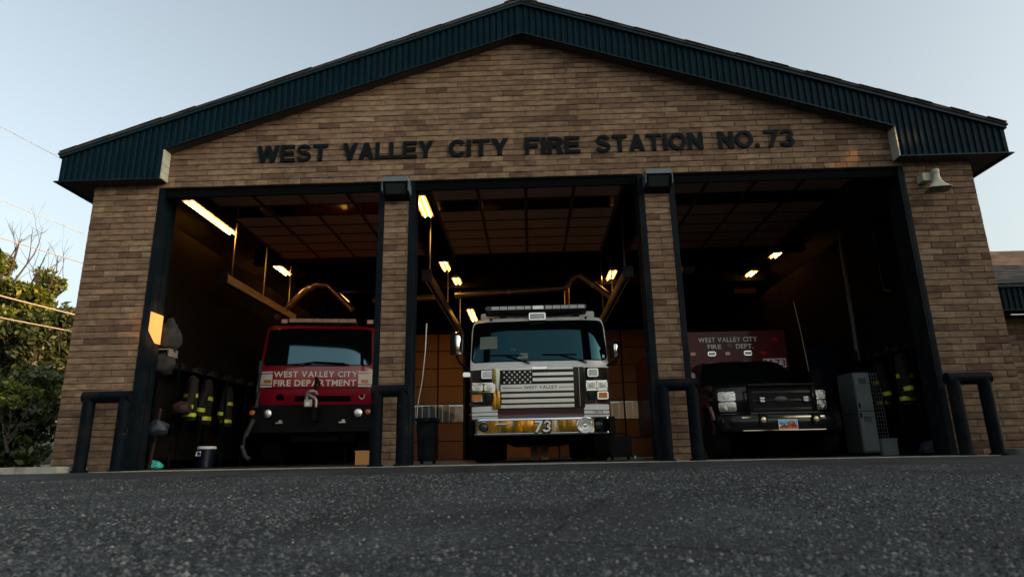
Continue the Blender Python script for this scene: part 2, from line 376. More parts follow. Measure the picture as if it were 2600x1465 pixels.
_tc = {}
def text_mesh(body, size, bold=0.0, depth=0.004, space=1.0, xscale=1.0):
    cu = bpy.data.curves.new('text', 'FONT'); cu.body = body; cu.size = 1.0; cu.offset = bold; cu.extrude = 0.0
    cu.space_character = space; cu.resolution_u = 4
    ob = bpy.data.objects.new('text', cu); C.objects.link(ob)
    dg = bpy.context.evaluated_depsgraph_get(); me = bpy.data.meshes.new_from_object(ob.evaluated_get(dg))
    bpy.data.objects.remove(ob); bpy.data.curves.remove(cu)
    bm = bmesh.new(); bm.from_mesh(me); bmesh.ops.remove_doubles(bm, verts=bm.verts, dist=1e-5)
    if bm.faces:
        r = bmesh.ops.extrude_face_region(bm, geom=bm.faces[:])
        for v in [g for g in r['geom'] if isinstance(g, bmesh.types.BMVert)]: v.co.z -= depth / size
    bmesh.ops.recalc_face_normals(bm, faces=bm.faces)
    for f_ in bm.faces: f_.smooth = False
    bm.to_mesh(me); bm.free()
    return me
def cap_of(bold):
    k = ('cap', bold)
    if k not in _tc:
        me = text_mesh('H', 1.0, bold, 0.01); zs = [v.co.y for v in me.vertices]; _tc[k] = (min(zs), max(zs) - min(zs))
    return _tc[k]
def letters(body, x0, x1, z0, z1, y, mat, parent, bold=0.02, depth=0.004, slant=0.0, yfun=None, name='letter', gap=0.0):
    """a line of writing on an x-z face, capital height z0..z1, fitted between x0 and x1, one object for each character"""
    if body not in _tc: _tc[body] = None
    glyphs = []; adv = 0.0
    for ch in body:
        if ch == ' ': adv += 0.32; continue
        key = (ch, bold, depth, z1 - z0)
        if key not in _tc:
            me = text_mesh(ch, z1 - z0, bold, depth); xs = [v.co.x for v in me.vertices]; zs = [v.co.y for v in me.vertices]
            _tc[key] = (me, min(xs), max(xs))
        me, a, b = _tc[key]; glyphs.append((me, a, b, adv - a)); adv += (b - a) + 0.055 + gap
    total = adv - 0.055 - gap
    zlo, cap = cap_of(bold); sx = (x1 - x0) / total; sz = (z1 - z0) / cap
    org = ORG.get(parent.name, (0, 0, 0)); out = []
    for me, a, b, off in glyphs:
        m2 = me.copy()
        xc = x0 + (off + (a + b) / 2) * sx
        yy = yfun(xc, (z0 + z1) / 2) if yfun else y
        for v in m2.vertices:
            X, Z, D = v.co.x, v.co.y - zlo, v.co.z
            v.co = (x0 + (off + X) * sx + slant * Z * sz - org[0], yy - D * (z1 - z0) * 1.0 - org[1] - depth, z0 + Z * sz - org[2])
        m2.materials.clear(); m2.materials.append(M[mat]); m2.update()
        o = bpy.data.objects.new(name, m2); C.objects.link(o); o.parent = parent; ORG[o.name] = org; out.append(o)
    return out

def _arc(cx, cy, rx, ry, a0, a1, t, n=14):
    n = max(4, int(abs(a1 - a0) / 14)); out = []
    for k in range(n):
        q = []
        for a in (a0 + (a1 - a0) * k / n, a0 + (a1 - a0) * (k + 1) / n): q.append((math.cos(R(a)), math.sin(R(a))))
        (c0, s0), (c1, s1) = q
        out.append([(cx + rx * c0, cy + ry * s0), (cx + rx * c1, cy + ry * s1), (cx + (rx - t) * c1, cy + (ry - t) * s1), (cx + (rx - t) * c0, cy + (ry - t) * s0)])
    return out
def _re(a, b, c, d): return [[(a, b), (c, b), (c, d), (a, d)]]
def _pa(xa, ya, xb, yb, w): return [[(xa - w / 2, ya), (xa + w / 2, ya), (xb + w / 2, yb), (xb - w / 2, yb)]]
GLYPH = {
 'W': _pa(.12, 1, .34, 0, .225) + _pa(.60, 1, .34, 0, .225) + _pa(.60, 1, .86, 0, .225) + _pa(1.08, 1, .86, 0, .225),
 'E': _re(0, 0, .21, 1) + _re(.21, .81, .74, 1) + _re(.21, .41, .69, .59) + _re(.21, 0, .76, .19),
 'S': _arc(.39, .71, .36, .30, 12, 270, .185) + _arc(.39, .29, .39, .30, 90, -168, .185),
 'T': _re(0, .81, .80, 1) + _re(.295, 0, .505, .81), 'I': _re(0, 0, .21, 1),
 'V': _pa(.12, 1, .40, 0, .24) + _pa(.68, 1, .40, 0, .24),
 'A': _pa(.12, 0, .41, 1, .24) + _pa(.70, 0, .41, 1, .24) + _re(.26, .19, .56, .35),
 'L': _re(0, 0, .21, 1) + _re(.21, 0, .70, .19),
 'Y': _pa(.12, 1, .40, .40, .25) + _pa(.68, 1, .40, .40, .25) + _re(.295, 0, .505, .42),
 'C': _arc(.43, .5, .43, .515, 38, 322, .205), 'O': _arc(.46, .5, .46, .515, 0, 360, .205),
 'F': _re(0, 0, .21, 1) + _re(.21, .81, .72, 1) + _re(.21, .40, .64, .58),
 'R': _re(0, 0, .21, 1) + _re(.21, .815, .42, 1) + _re(.21, .405, .42, .585) + _arc(.42, .7025, .34, .2975, -90, 90, .185) + _pa(.64, 0, .52, .42, .23),
 'N': _re(0, 0, .20, 1) + _re(.58, 0, .78, 1) + _pa(.11, 1, .67, 0, .24), '.': _re(0, 0, .21, .21),
 '7': _re(0, .81, .72, 1) + _pa(.27, 0, .60, .82, .23),
 '3': _arc(.35, .725, .34, .285, 165, -90, .185) + _arc(.35, .285, .37, .295, 90, -165, .185)}
def block_letters(body, x0, x1, z0, z1, y, mat, parent, depth=0.03, slant=0.0, name='letter', sp=0.085, grow=0.0):
    """heavy grotesque capitals cut from plate, one object for each character"""
    adv = 0.0; gl = []
    for ch in body:
        w = max(p[0] for q in GLYPH[ch] for p in q); gl.append((ch, adv)); adv += w + (sp if ch not in 'L' else sp * .6)
    sx = (x1 - x0) / (adv - sp); sz = z1 - z0
    for ch, off in gl:
        b = MB()
        for k, q in enumerate(GLYPH[ch]):
            cx = sum(p[0] for p in q) / 4; cz = sum(p[1] for p in q) / 4
            pts = [(x0 + (off + px) * sx + slant * pz * sz + math.copysign(grow, px - cx), z0 + pz * sz + math.copysign(grow, pz - cz)) for px, pz in q]
            area = sum(pts[i][0] * pts[(i + 1) % 4][1] - pts[(i + 1) % 4][0] * pts[i][1] for i in range(4))
            b.prism(pts if area > 0 else pts[::-1], y - depth - .0004 * (k % 5), y)
        b.build(name, mat, parent)
# ------------------------------------------------------------------ ground
def gz(y):
    pts = [(-400, -0.13), (-12, -0.13), (-9, -0.115), (-6, -0.085), (-3, -0.045), (-1.2, -0.012), (-0.55, 0.0), (400, 0.0)]
    for (a, za), (b, zb) in zip(pts, pts[1:]):
        if y <= b: return za + (zb - za) * (y - a) / (b - a)
    return 0.0
ys = [-400, -120, -40, -20, -12, -10, -9, -8, -7, -6, -5, -4, -3, -2.2, -1.6, -1.2, -0.9, -0.55, 0.0, 20, 60, 400]
xs = [-400, -60, -20, -12, -9, -7, -5, -3, -1, 1, 3, 5, 7, 9, 12, 20, 60, 400]
g = MB(); vs = []
for y in ys:
    for x in xs:
        w = 0.010 * math.sin(x * 0.9 + 1.3) * math.sin(y * 1.1) if -9 < y < -1 and abs(x) < 12 else 0
        vs.append((x, y, gz(y) + w - (0.004 if y >= 0 else 0)))
n = len(xs)
g.add(vs, [(j * n + i, j * n + i + 1, (j + 1) * n + i + 1, (j + 1) * n + i) for j in range(len(ys) - 1) for i in range(n - 1)])
tag(g.build('ground', 'asphalt', smooth=True), kind='structure')
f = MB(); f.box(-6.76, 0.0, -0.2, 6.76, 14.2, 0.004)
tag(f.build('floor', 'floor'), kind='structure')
st = MB(); st.cbox(-6.0, -0.60, -0.1, 6.1, -0.004, 0.006, 0.004)
tag(st.build('apron_strip', 'concrete'), kind='structure')
for k, (x0, x1) in enumerate(((-11.5, -6.42), (6.50, 12.0))):
    kb = MB()
    x = x0
    while x < x1 - 0.05:
        e = min(x + 1.5, x1); kb.cbox(x + 0.004, -0.62, -0.15, e - 0.004, -0.02 if k == 0 else -0.05, 0.085, 0.015); x = e
    tag(kb.build('pavement', 'concrete'), kind='structure')
# loose and embedded stones of the asphalt near the camera
def stones(n):
    r = np.random.default_rng(5); d = 0.95 + 5.5 * r.random(n) ** 1.9; a = (r.random(n) - 0.5) * 1.62
    x = CX + d * np.tan(a); y = CY + d; s = (0.0030 + 0.0075 * r.random(n) ** 2.0) * (0.85 + 0.10 * d)
    z = np.array([gz(v) for v in y]) + 0.010 * np.sin(x * 0.9 + 1.3) * np.sin(y * 1.1) * ((y > -9) & (y < -1)) + s * (r.random(n) * .5 - .25)
    base = np.array([(1, 0, 0), (0, 1, 0), (-1, 0, 0), (0, -1, 0), (0, 0, 0.75)])
    jit = 0.75 + 0.5 * r.random((n, 5, 1)); th = r.random(n) * 6.28
    co, si = np.cos(th), np.sin(th)
    v = base[None] * jit * s[:, None, None]
    vx = v[..., 0] * co[:, None] - v[..., 1] * si[:, None]; vy = v[..., 0] * si[:, None] + v[..., 1] * co[:, None]
    V = np.stack([vx + x[:, None], vy + y[:, None], v[..., 2] + z[:, None]], -1).reshape(-1, 3)
    F = np.array([(0, 1, 4), (1, 2, 4), (2, 3, 4), (3, 0, 4)]); F = (F[None] + 5 * np.arange(n)[:, None, None]).reshape(-1, 3)
    me = bpy.data.meshes.new('stones'); me.from_pydata(V.tolist(), [], F.tolist())
    me.materials.append(rand_mat('stone_chip', [(0, (0.007, 0.009, 0.011)), (0.5, (0.034, 0.040, 0.044)), (0.85, (0.072, 0.077, 0.079)), (0.985, (0.115, 0.112, 0.108)), (1, (0.20, 0.19, 0.175))], 0.75, 0, 1, blotch=0.1, spec=0.25))
    o = bpy.data.objects.new('gravel', me); C.objects.link(o)
    tag(o, 'small stone chips bedded in the dark asphalt', 'gravel', kind='stuff')
stones(70000)

# ------------------------------------------------------------------ fire station
W = 6.99; HH = 4.40; TH = 0.35
JX = [(-5.86, -2.30), (-1.80, 1.81), (2.31, 5.88)]         # door openings
OH = 0.21; EX = 7.45; SX = 5.815; ZEB = 4.48
def zft(x): return 7.49 - 0.345 * abs(x)                   # top of the rake fascia
def zfb(x): return 6.926 - 0.3325 * abs(x) if abs(x) <= SX else ZEB
station = thing('fire_station', (0, 0, 0), 'tan brick fire station with three open vehicle bays under a low gable', 'fire station')
mw = MB()
yb0 = 0.012
piers = [(-W, JX[0][0]), (JX[0][1], JX[1][0]), (JX[1][1], JX[2][0]), (JX[2][1], W)]
for a, b in piers: mw.box(a + 0.002, yb0, -0.3, b - 0.002, TH, HH)
mw.prism([(-W + .002, HH), (W - .002, HH), (W - .002, 4.95), (0, 7.32), (-W + .002, 4.95)], yb0, TH)
front_wall = mw.build('front_wall', 'mortar', station)

CO, LN, JT = HH / 45, 0.3555, 0.009
def brick_mesh(w, h, d=0.03, c=0.004, seed=0):
    q = random.Random(seed); j = lambda s: q.uniform(-s, s)
    hw, hh = w / 2, h / 2
    fr = [(-hw + c + j(.002), -0.0 + j(.0015), -hh + c + j(.001)), (hw - c + j(.002), j(.0015), -hh + c + j(.001)), (hw - c + j(.002), j(.0015), hh - c + j(.001)), (-hw + c + j(.002), j(.0015), hh - c + j(.001))]
    md = [(-hw, c, -hh), (hw, c, -hh), (hw, c, hh), (-hw, c, hh)]
    bk = [(-hw, d, -hh), (hw, d, -hh), (hw, d, hh), (-hw, d, hh)]
    fs = [(0, 1, 2, 3)] + [(k + 4, (k + 1) % 4 + 4, (k + 1) % 4, k) for k in range(4)] + [(k + 8, (k + 1) % 4 + 8, (k + 1) % 4 + 4, k + 4) for k in range(4)]
    return fr + md + bk, fs
bricks = []
nc = 0; z = 0.0
while z < 7.2:
    z0, z1 = z, z + CO
    zm = (z0 + z1) / 2
    if z1 <= HH + 1e-6:
        spans = [(a + (0.0 if i == 0 else 0.055), b - (0.0 if i == 3 else 0.055)) for i, (a, b) in enumerate(piers)]
        if zm > 4.47: spans = []
    else:
        lim = max(0.0, (6.926 - z0) / 0.3325)
        xe = min(lim, W) if z0 > 5.0 else (SX + 0.05 if z0 > ZEB else W)
        spans = [(-xe, xe)] if xe > 0.1 else []
    head = abs(z0 - HH) < 1e-4
    L = LN / 2 if head else LN
    if head: spans = [(-W, W)]
    for si, (a, b) in enumerate(spans):
        off = (0.0 if nc % 2 == 0 else 0.42) * L if len(spans) > 1 else ((0.5 if nc % 2 else 0.0) * L + (rng.uniform(-.03, .03)))
        x = (a - off) if len(spans) > 1 else math.floor(a / L) * L - off
        while x < b - 0.01:
            u0, u1 = max(x, a) + .0022, min(x + L, b) - .0022
            if u1 - u0 > 0.03: bricks.append((u0, u1, z0 + JT / 2, z1 - JT / 2))
            x += L
    z += CO; nc += 1
def bsize(b):
    c = Vector(((b[0] + b[1]) / 2 - CX, -CY, (b[2] + b[3]) / 2 - CZ)); return (b[1] - b[0]) * (b[3] - b[2]) / c.length_squared
bricks.sort(key=bsize, reverse=True)
bcache = {}
for k, (x0, x1, z0, z1) in enumerate(bricks[:300]):
    key = (round(x1 - x0, 3), k % 7)
    if key not in bcache:
        vs, fs = brick_mesh(x1 - x0, z1 - z0, seed=k); me = bpy.data.meshes.new('brick'); me.from_pydata(vs, [], fs); me.materials.append(M['brick']); bcache[key] = me
    o = bpy.data.objects.new('brick', bcache[key]); C.objects.link(o); o.parent = front_wall
    o.location = ((x0 + x1) / 2, -0.004 + rng.uniform(-.003, .002), (z0 + z1) / 2)
bw = MB()
for k, (x0, x1, z0, z1) in enumerate(bricks[300:]):
    vs, fs = brick_mesh(x1 - x0, z1 - z0, seed=k + 1000); dy = -0.004 + rng.uniform(-.003, .002)
    bw.add([(x + (x0 + x1) / 2, y + dy, zz + (z0 + z1) / 2) for x, y, zz in vs], fs)
tag(bw.build('brickwork', 'brick', front_wall), kind='stuff')

# steel door jambs and lintels
for i, (a, b) in enumerate(JX):
    for s, x in ((1, a), (-1, b)):
        j = MB()
        j.cbox(min(x - s * 0.052, x), -0.010, 0.0, max(x - s * 0.052, x), 0.02, HH, 0.004)
        j.cbox(min(x, x + s * 0.035), -0.006, 0.004, max(x, x + s * 0.035), TH + 0.02, HH - 0.03, 0.004)
        j.box(min(x + s * 0.035, x + s * 0.05), 0.20, 0.01, max(x + s * 0.035, x + s * 0.05), 0.26, HH - 0.03)
        jo = j.build('door_jamb', 'jamb', station)
        if i == 0 and s > 0:
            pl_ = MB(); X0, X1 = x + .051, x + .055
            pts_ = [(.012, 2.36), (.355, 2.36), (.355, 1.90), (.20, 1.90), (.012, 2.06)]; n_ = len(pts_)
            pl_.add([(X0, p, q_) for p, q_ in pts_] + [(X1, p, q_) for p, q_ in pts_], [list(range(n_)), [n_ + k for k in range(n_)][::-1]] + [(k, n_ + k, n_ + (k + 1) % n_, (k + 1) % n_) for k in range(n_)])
            pl_.build('sun_patch_plate', 'sun_patch', jo)  # plate added on the jamb, its shape and colour standing for the sun patch
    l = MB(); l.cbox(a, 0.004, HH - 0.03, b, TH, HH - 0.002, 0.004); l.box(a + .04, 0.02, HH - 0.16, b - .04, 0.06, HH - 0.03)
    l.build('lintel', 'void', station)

# roof
rf = MB()
for s in (-1, 1):
    p = [(0, -OH - 0.05), (s * (EX + 0.05), -OH - 0.05), (s * (EX + 0.05), 14.9), (0, 14.9)]
    lo = [(x, y, zft(x) + 0.018) for x, y in p]; hi = [(x, y, zft(x) + 0.05) for x, y in p]
    rf.hexa(lo + hi if s > 0 else lo[::-1] + hi[::-1])
roof = rf.build('roof', 'shingle', station)
shm = MB(); shm.hexa([(0, 0, 0), (0.27, 0, -0.0932), (0.27, 0.35, -0.0932), (0, 0.35, 0), (0, 0, 0.014), (0.27, 0, -0.083), (0.27, 0.35, -0.083), (0, 0.35, 0.014)])
shl = MB(); shl.hexa([(0, 0, 0), (0, 0.35, 0), (-0.27, 0.35, -0.0932), (-0.27, 0, -0.0932), (0, 0, 0.014), (0, 0.35, 0.014), (-0.27, 0.35, -0.083), (-0.27, 0, -0.083)])
sme = {1: shm.mesh('shingle'), -1: shl.mesh('shingle')}
for s in (-1, 1):
    sme[s].materials.append(M['shingle'])
    for k in range(28):
        x = s * k * 0.267
        o = bpy.data.objects.new('shingle', sme[s]); C.objects.link(o); o.parent = roof
        o.location = (x, -OH - 0.062 + rng.uniform(-.012, .012), zft(x) + 0.052 + rng.uniform(0, .006))
cp = MB(); cp.prism([(-0.28, zft(.28) + .06), (0, zft(0) + .075), (0.28, zft(.28) + .06), (0.28, zft(.28) + .085), (0, zft(0) + .102), (-0.28, zft(.28) + .085)], -OH - 0.07, 14.9)
cp.build('ridge_cap', 'shingle', roof)

# rake fascia of ribbed sheets
fb = MB()
for s in (-1, 1):
    for x0, x1 in ((0, SX), (SX + 1e-4, EX)):
        fb.hexa([(s * x0, -OH + .03, zfb(x0) + .01), (s * x1, -OH + .03, zfb(x1) + .01), (s * x1, -OH + .06, zfb(x1) + .01), (s * x0, -OH + .06, zfb(x0) + .01),
                 (s * x0, -OH + .03, zft(x0)), (s * x1, -OH + .03, zft(x1)), (s * x1, -OH + .06, zft(x1)), (s * x0, -OH + .06, zft(x0))])
fascia = fb.build('fascia', 'ribbed', station)
RIB = 0.0985
def sheet(s, x0, x1):
    b = MB(); xs_ = []; x = x0; k = 0; jy = rng.uniform(-.004, .003)
    prof = [(0.0, 0.0), (0.36, 0.0), (0.46, 0.022), (0.90, 0.022)]
    nr = max(1, round((x1 - x0) / RIB)); rb = (x1 - x0) / nr
    for i in range(nr):
        for t, d in prof: xs_.append((x0 + (i + t) * rb, d))
    xs_.append((x1, 0.0))
    vs = []
    for x, d in xs_:
        y = -OH + 0.022 - d + jy
        vs += [(s * x, y, zfb(min(x, SX) if x0 < SX else x)), (s * x, y, zft(x))]
    b.add(vs, [(2 * i, 2 * i + 2, 2 * i + 3, 2 * i + 1) for i in range(len(xs_) - 1)])
    return b.build('fascia_panel', 'ribbed', fascia)
for s in (-1, 1):
    n = 7
    for k in range(n): sheet(s, SX * k / n, SX * (k + 1) / n)
    sheet(s, SX + 1e-4, (SX + EX) / 2); sheet(s, (SX + EX) / 2, EX)
    tr = MB()
    q = lambda x, dz: (s * x, dz)
    a0, a1 = -OH - 0.035, -OH + 0.03
    def bar(x0, z0, x1, z1, h, y0=a0, y1=a1):
        tr.hexa([(s * x0, y0, z0), (s * x1, y0, z1), (s * x1, y1, z1), (s * x0, y1, z0), (s * x0, y0, z0 + h), (s * x1, y0, z1 + h), (s * x1, y1, z1 + h), (s * x0, y1, z0 + h)])
    bar(0, zft(0) - .035, EX + .03, zft(EX + .03) - .035, 0.05)
    tr.build('drip_edge', 'tealtrim', fascia)
    tr = MB(); bar(0, zfb(0) - .012, SX, zfb(SX) - .012, 0.016, -OH - 0.008, -OH + .03)
    bar(SX + .001, ZEB - .012, EX + .06, ZEB - .012, 0.016, -OH - 0.012, -OH + .03)
    tr.build('fascia_edge', 'tealtrim', fascia)
    # rake soffit boards
    nb = 50
    for k in range(nb):
        x0, x1 = SX * k / nb + .003, SX * (k + 1) / nb - .003
        b = MB(); dz = rng.uniform(0, .004); y0, y1 = -OH + 0.03, 0.0
        b.hexa([(s * x0, y0, zfb(x0) + dz), (s * x1, y0, zfb(x1) + dz), (s * x1, y1, zfb(x1) + dz), (s * x0, y1, zfb(x0) + dz),
                (s * x0, y0, zfb(x0) + .02), (s * x1, y0, zfb(x1) + .02), (s * x1, y1, zfb(x1) + .02), (s * x0, y1, zfb(x0) + .02)])
        b.build('soffit_board', 'soffit', fascia)
    # boxed eave return: flat soffit, cream side boards, side fascia, gutter
    e = MB(); e.box(min(s * SX, s * EX), -OH + .03, ZEB, max(s * SX, s * EX), 0.0, ZEB + .02)
    e.box(min(s * (W + .002), s * EX), 0.002, ZEB, max(s * (W + .002), s * EX), 14.8, ZEB + .02)
    e.build('eave_soffit', 'soffit', station)
    for k in range(4):
        h = (zfb(SX - .001) - ZEB) / 4
        b = MB(); b.cbox(min(s * (SX - .02), s * (SX - .001)), -OH + .005, ZEB + k * h + .004, max(s * (SX - .02), s * (SX - .001)), -0.012, ZEB + (k + 1) * h - .003, .005)
        b.build('return_board', 'cream', station)
    b = MB(); b.cbox(min(s * EX, s * (EX + .03)), -OH + .03, ZEB - .01, max(s * EX, s * (EX + .03)), 14.8, zft(EX) + .012, .004)
    b.box(min(s * (EX + .03), s * (EX + .08)), -OH - .01, ZEB - .012, max(s * (EX + .03), s * (EX + .08)), 14.8, ZEB + .0)
    b.build('eave_fascia', 'ribbed', station)

# inside shell
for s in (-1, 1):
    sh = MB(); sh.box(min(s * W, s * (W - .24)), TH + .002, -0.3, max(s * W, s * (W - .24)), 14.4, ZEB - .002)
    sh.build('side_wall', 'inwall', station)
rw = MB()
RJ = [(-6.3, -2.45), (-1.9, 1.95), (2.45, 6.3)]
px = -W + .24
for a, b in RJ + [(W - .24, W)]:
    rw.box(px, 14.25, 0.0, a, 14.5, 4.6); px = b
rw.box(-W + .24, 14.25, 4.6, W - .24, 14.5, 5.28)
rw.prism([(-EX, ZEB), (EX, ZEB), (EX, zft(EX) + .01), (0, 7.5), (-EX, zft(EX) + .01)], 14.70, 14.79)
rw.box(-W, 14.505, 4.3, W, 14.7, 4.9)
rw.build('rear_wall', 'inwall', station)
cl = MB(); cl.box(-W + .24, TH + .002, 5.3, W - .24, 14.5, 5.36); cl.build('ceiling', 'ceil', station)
for y in (5.4, 8.2, 11.0):
    b = MB(); b.box(-W + .25, y, 4.82, W - .25, y + .12, 5.298); b.box(-W + .25, y - .07, 4.78, W - .25, y + .19, 4.82)
    b.build('ceiling_beam', 'ceil', station)

# overhead doors: raised in the front, closed in the rear
def overhead_door(a, b, raised, z0=0.0, Y=14.1, top=4.6):
    """seven sections of four panels; the second from the bottom is glazed"""
    fr = MB(); n = 7
    if raised:
        edges = [1.12 + 0.545 * k for k in range(n + 1)]; Z = 4.75
        for x in (a - .03, b - .02): fr.box(x, 0.95, Z - .02, x + .05, 5.2, Z + .06)
        for y in edges: fr.box(a, y - .018, Z - .012, b, y + .018, Z + .03)
        for k in range(5):
            x = a + (b - a) * k / 4; fr.box(x - .03, edges[0], Z - .016, x + .03, edges[-1], Z + .028)
        fr.tube([(a, 0.62, 4.83), (b, 0.62, 4.83)], 0.05, 8)
    else:
        edges = [z0 + (top - z0) * k / n for k in range(n + 1)]
        for z in edges: fr.box(a, Y - .012, z - .018, b, Y + .03, z + .018)
        for k in range(5):
            x = a + (b - a) * k / 4; fr.box(x - .03, Y - .016, z0, x + .03, Y + .028, top)
        for x in (a - .05, b): fr.box(x, Y - .08, z0, x + .05, Y + .03, top)
    d = fr.build('overhead_door', 'stile', station)
    for r in range(n):
        for k in range(4):
            x0, x1 = a + (b - a) * k / 4 + .028, a + (b - a) * (k + 1) / 4 - .028
            p = MB()
            if raised: p.cbox(x0, edges[r] + .016, Z, x1, edges[r + 1] - .016, Z + .02, .006)
            else: p.cbox(x0, Y, edges[r] + .016, x1, Y + .02, edges[r + 1] - .016, .006)
            if (raised and r == 1) or (not raised and r == 2): p.build('pane', 'glass_thin', d)
            else: p.build('panel', 'panel', d)
m, nt, b_ = nodes_of('pane_glass')
b_.inputs['Base Color'].default_value = (0.8, 0.85, 0.85, 1); b_.inputs['Roughness'].default_value = 0.02
tb = nt.nodes.new('ShaderNodeBsdfTransparent'); tb.inputs[0].default_value = (0.75, 0.78, 0.78, 1)
gb = nt.nodes.new('ShaderNodeBsdfGlossy'); gb.inputs['Roughness'].default_value = 0.03
fs_ = nt.nodes.new('ShaderNodeFresnel'); fs_.inputs[0].default_value = 1.55
ms = nt.nodes.new('ShaderNodeMixShader'); nt.links.new(fs_.outputs[0], ms.inputs[0]); nt.links.new(tb.outputs[0], ms.inputs[1]); nt.links.new(gb.outputs[0], ms.inputs[2])
nt.links.new(ms.outputs[0], nt.nodes['Material Output'].inputs['Surface']); M['glass_thin'] = m
for a, b in JX: overhead_door(a + .07, b - .07, True)
for a, b in RJ: overhead_door(a, b, False)

# lettering over the bays
lt = MB(); lt.box(-4.30, 0.014, 4.90, 4.25, 0.018, 4.905)
lettering = lt.build('lettering', 'mortar', station)
for wd, x0, x1 in (('WEST', -4.365, -3.197), ('VALLEY', -2.952, -1.474), ('CITY', -1.225, -0.257), ('FIRE', 0.01, 0.901), ('STATION', 1.15, 2.867), ('NO.', 3.108, 3.752), ('73', 3.844, 4.31)):
    block_letters(wd, x0, x1, 4.790, 5.085, -0.012, 'letter', lettering, depth=0.022)

# ------------------------------------------------------------------ annex on the right
annex = thing('station_annex', (9, 2, 0), 'low brick wing with shingled roof beside the right end of the station', 'annex')
aw = MB(); aw.box(W + .01, 2.2, -0.3, 12.5, 8, 2.42); aw.build('wall', 'mortar', annex)
acol = MB(); z = 0.0; k = 0
while z < 2.3:
    x = W + .02 - (0.18 if k % 2 else 0)
    while x < 12:
        u0 = max(x, W + .02)
        vs, fs = brick_mesh(x + LN - u0 - JT, CO - JT, seed=k * 50 + int(x * 9))
        acol.add([(p + (u0 + x + LN) / 2, q + 2.19 + rng.uniform(-.002, .002), r_ + z + CO / 2) for p, q, r_ in vs], fs); x += LN
    z += CO; k += 1
tag(acol.build('brickwork', 'brick', annex), kind='stuff')
ar = MB(); ar.hexa([(W + .02, 1.72, 2.84), (12.8, 1.72, 2.84), (12.8, 5.3, 4.52), (W + .02, 5.3, 4.52), (W + .02, 1.72, 2.88), (12.8, 1.72, 2.88), (12.8, 5.3, 4.58), (W + .02, 5.3, 4.58)])
ar.hexa([(W + .02, 5.3, 4.52), (12.8, 5.3, 4.52), (12.8, 8.8, 2.84), (W + .02, 8.8, 2.84), (W + .02, 5.3, 4.58), (12.8, 5.3, 4.58), (12.8, 8.8, 2.88), (W + .02, 8.8, 2.88)])
aroof = ar.build('roof', 'shingle', annex)
shc = MB()
for r_ in range(22):
    y0 = 1.70 + r_ * 0.163; zz = 2.885 + (y0 - 1.72) * 0.472
    x = W + .03 - (0.15 if r_ % 2 else 0)
    while x < 13:
        u = max(x, W + .03); w_ = x + 0.30 - u
        if w_ > .05: shc.hexa([(u, y0, zz + .012), (u + w_ - .008, y0, zz + .012), (u + w_ - .008, y0 + .17, zz + .082), (u, y0 + .17, zz + .082), (u, y0, zz + .024), (u + w_ - .008, y0, zz + .024), (u + w_ - .008, y0 + .17, zz + .09), (u, y0 + .17, zz + .09)])
        x += 0.305
tag(shc.build('shingle_rows', 'shingle', aroof), kind='stuff')
af = MB(); vs = []; x = W + .02
while x < 12.6:
    for t, d in ((0, 0), (.036, 0), (.046, .02), (.09, .02)): vs += [(x + t, 1.74 - d, 2.42), (x + t, 1.74 - d, 2.82)]
    x += .0985
af.add(vs, [(2 * i, 2 * i + 2, 2 * i + 3, 2 * i + 1) for i in range(len(vs) // 2 - 1)]); af.box(W + .02, 1.745, 2.43, 12.7, 2.2, 2.45); af.box(W + .02, 1.745, 2.45, 12.7, 1.78, 2.83)
af.build('fascia', 'ribbed', annex)
ad = MB(); ad.box(W + .02, 1.70, 2.405, 12.7, 1.76, 2.42); ad.box(W + .02, 1.69, 2.82, 12.7, 1.745, 2.86); ad.build('fascia_edge', 'tealtrim', annex)

# ------------------------------------------------------------------ things on the front of the building
def guard(x0, x1, label):
    r = 0.082; t = thing('pipe_guard', ((x0 + x1) / 2, -0.35, 0), label, 'guard rail', 'steel pipe guards in front of the brick piers')
    for x in (x0 + r, x1 - r):
        b = MB(); b.tube([(x, -.35, -.06), (x, -.35, 1.03)], r, 20); b.build('post', 'steel', t, True)
        b = MB(); b.lathe((x, -.35, -.01), (0, 0, 1), [(0, r + .03), (.035, r + .028), (.04, r)], 20); b.build('base_collar', 'steel', t)
    b = MB(); b.tube([(x0 - .0, -.35, 1.035), (x1 + .0, -.35, 1.035)], r * 1.001, 20); b.build('top_rail', 'steel', t, True)
guard(-6.385, -5.70, 'dark steel pipe guard before the leftmost brick pier')
guard(-2.245, -1.72, 'dark steel pipe guard before the pier between the red truck and white engine')
guard(1.755, 2.325, 'dark steel pipe guard before the pier between the white engine and dark ambulance')
guard(5.75, 6.335, 'dark steel pipe guard before the rightmost brick pier')

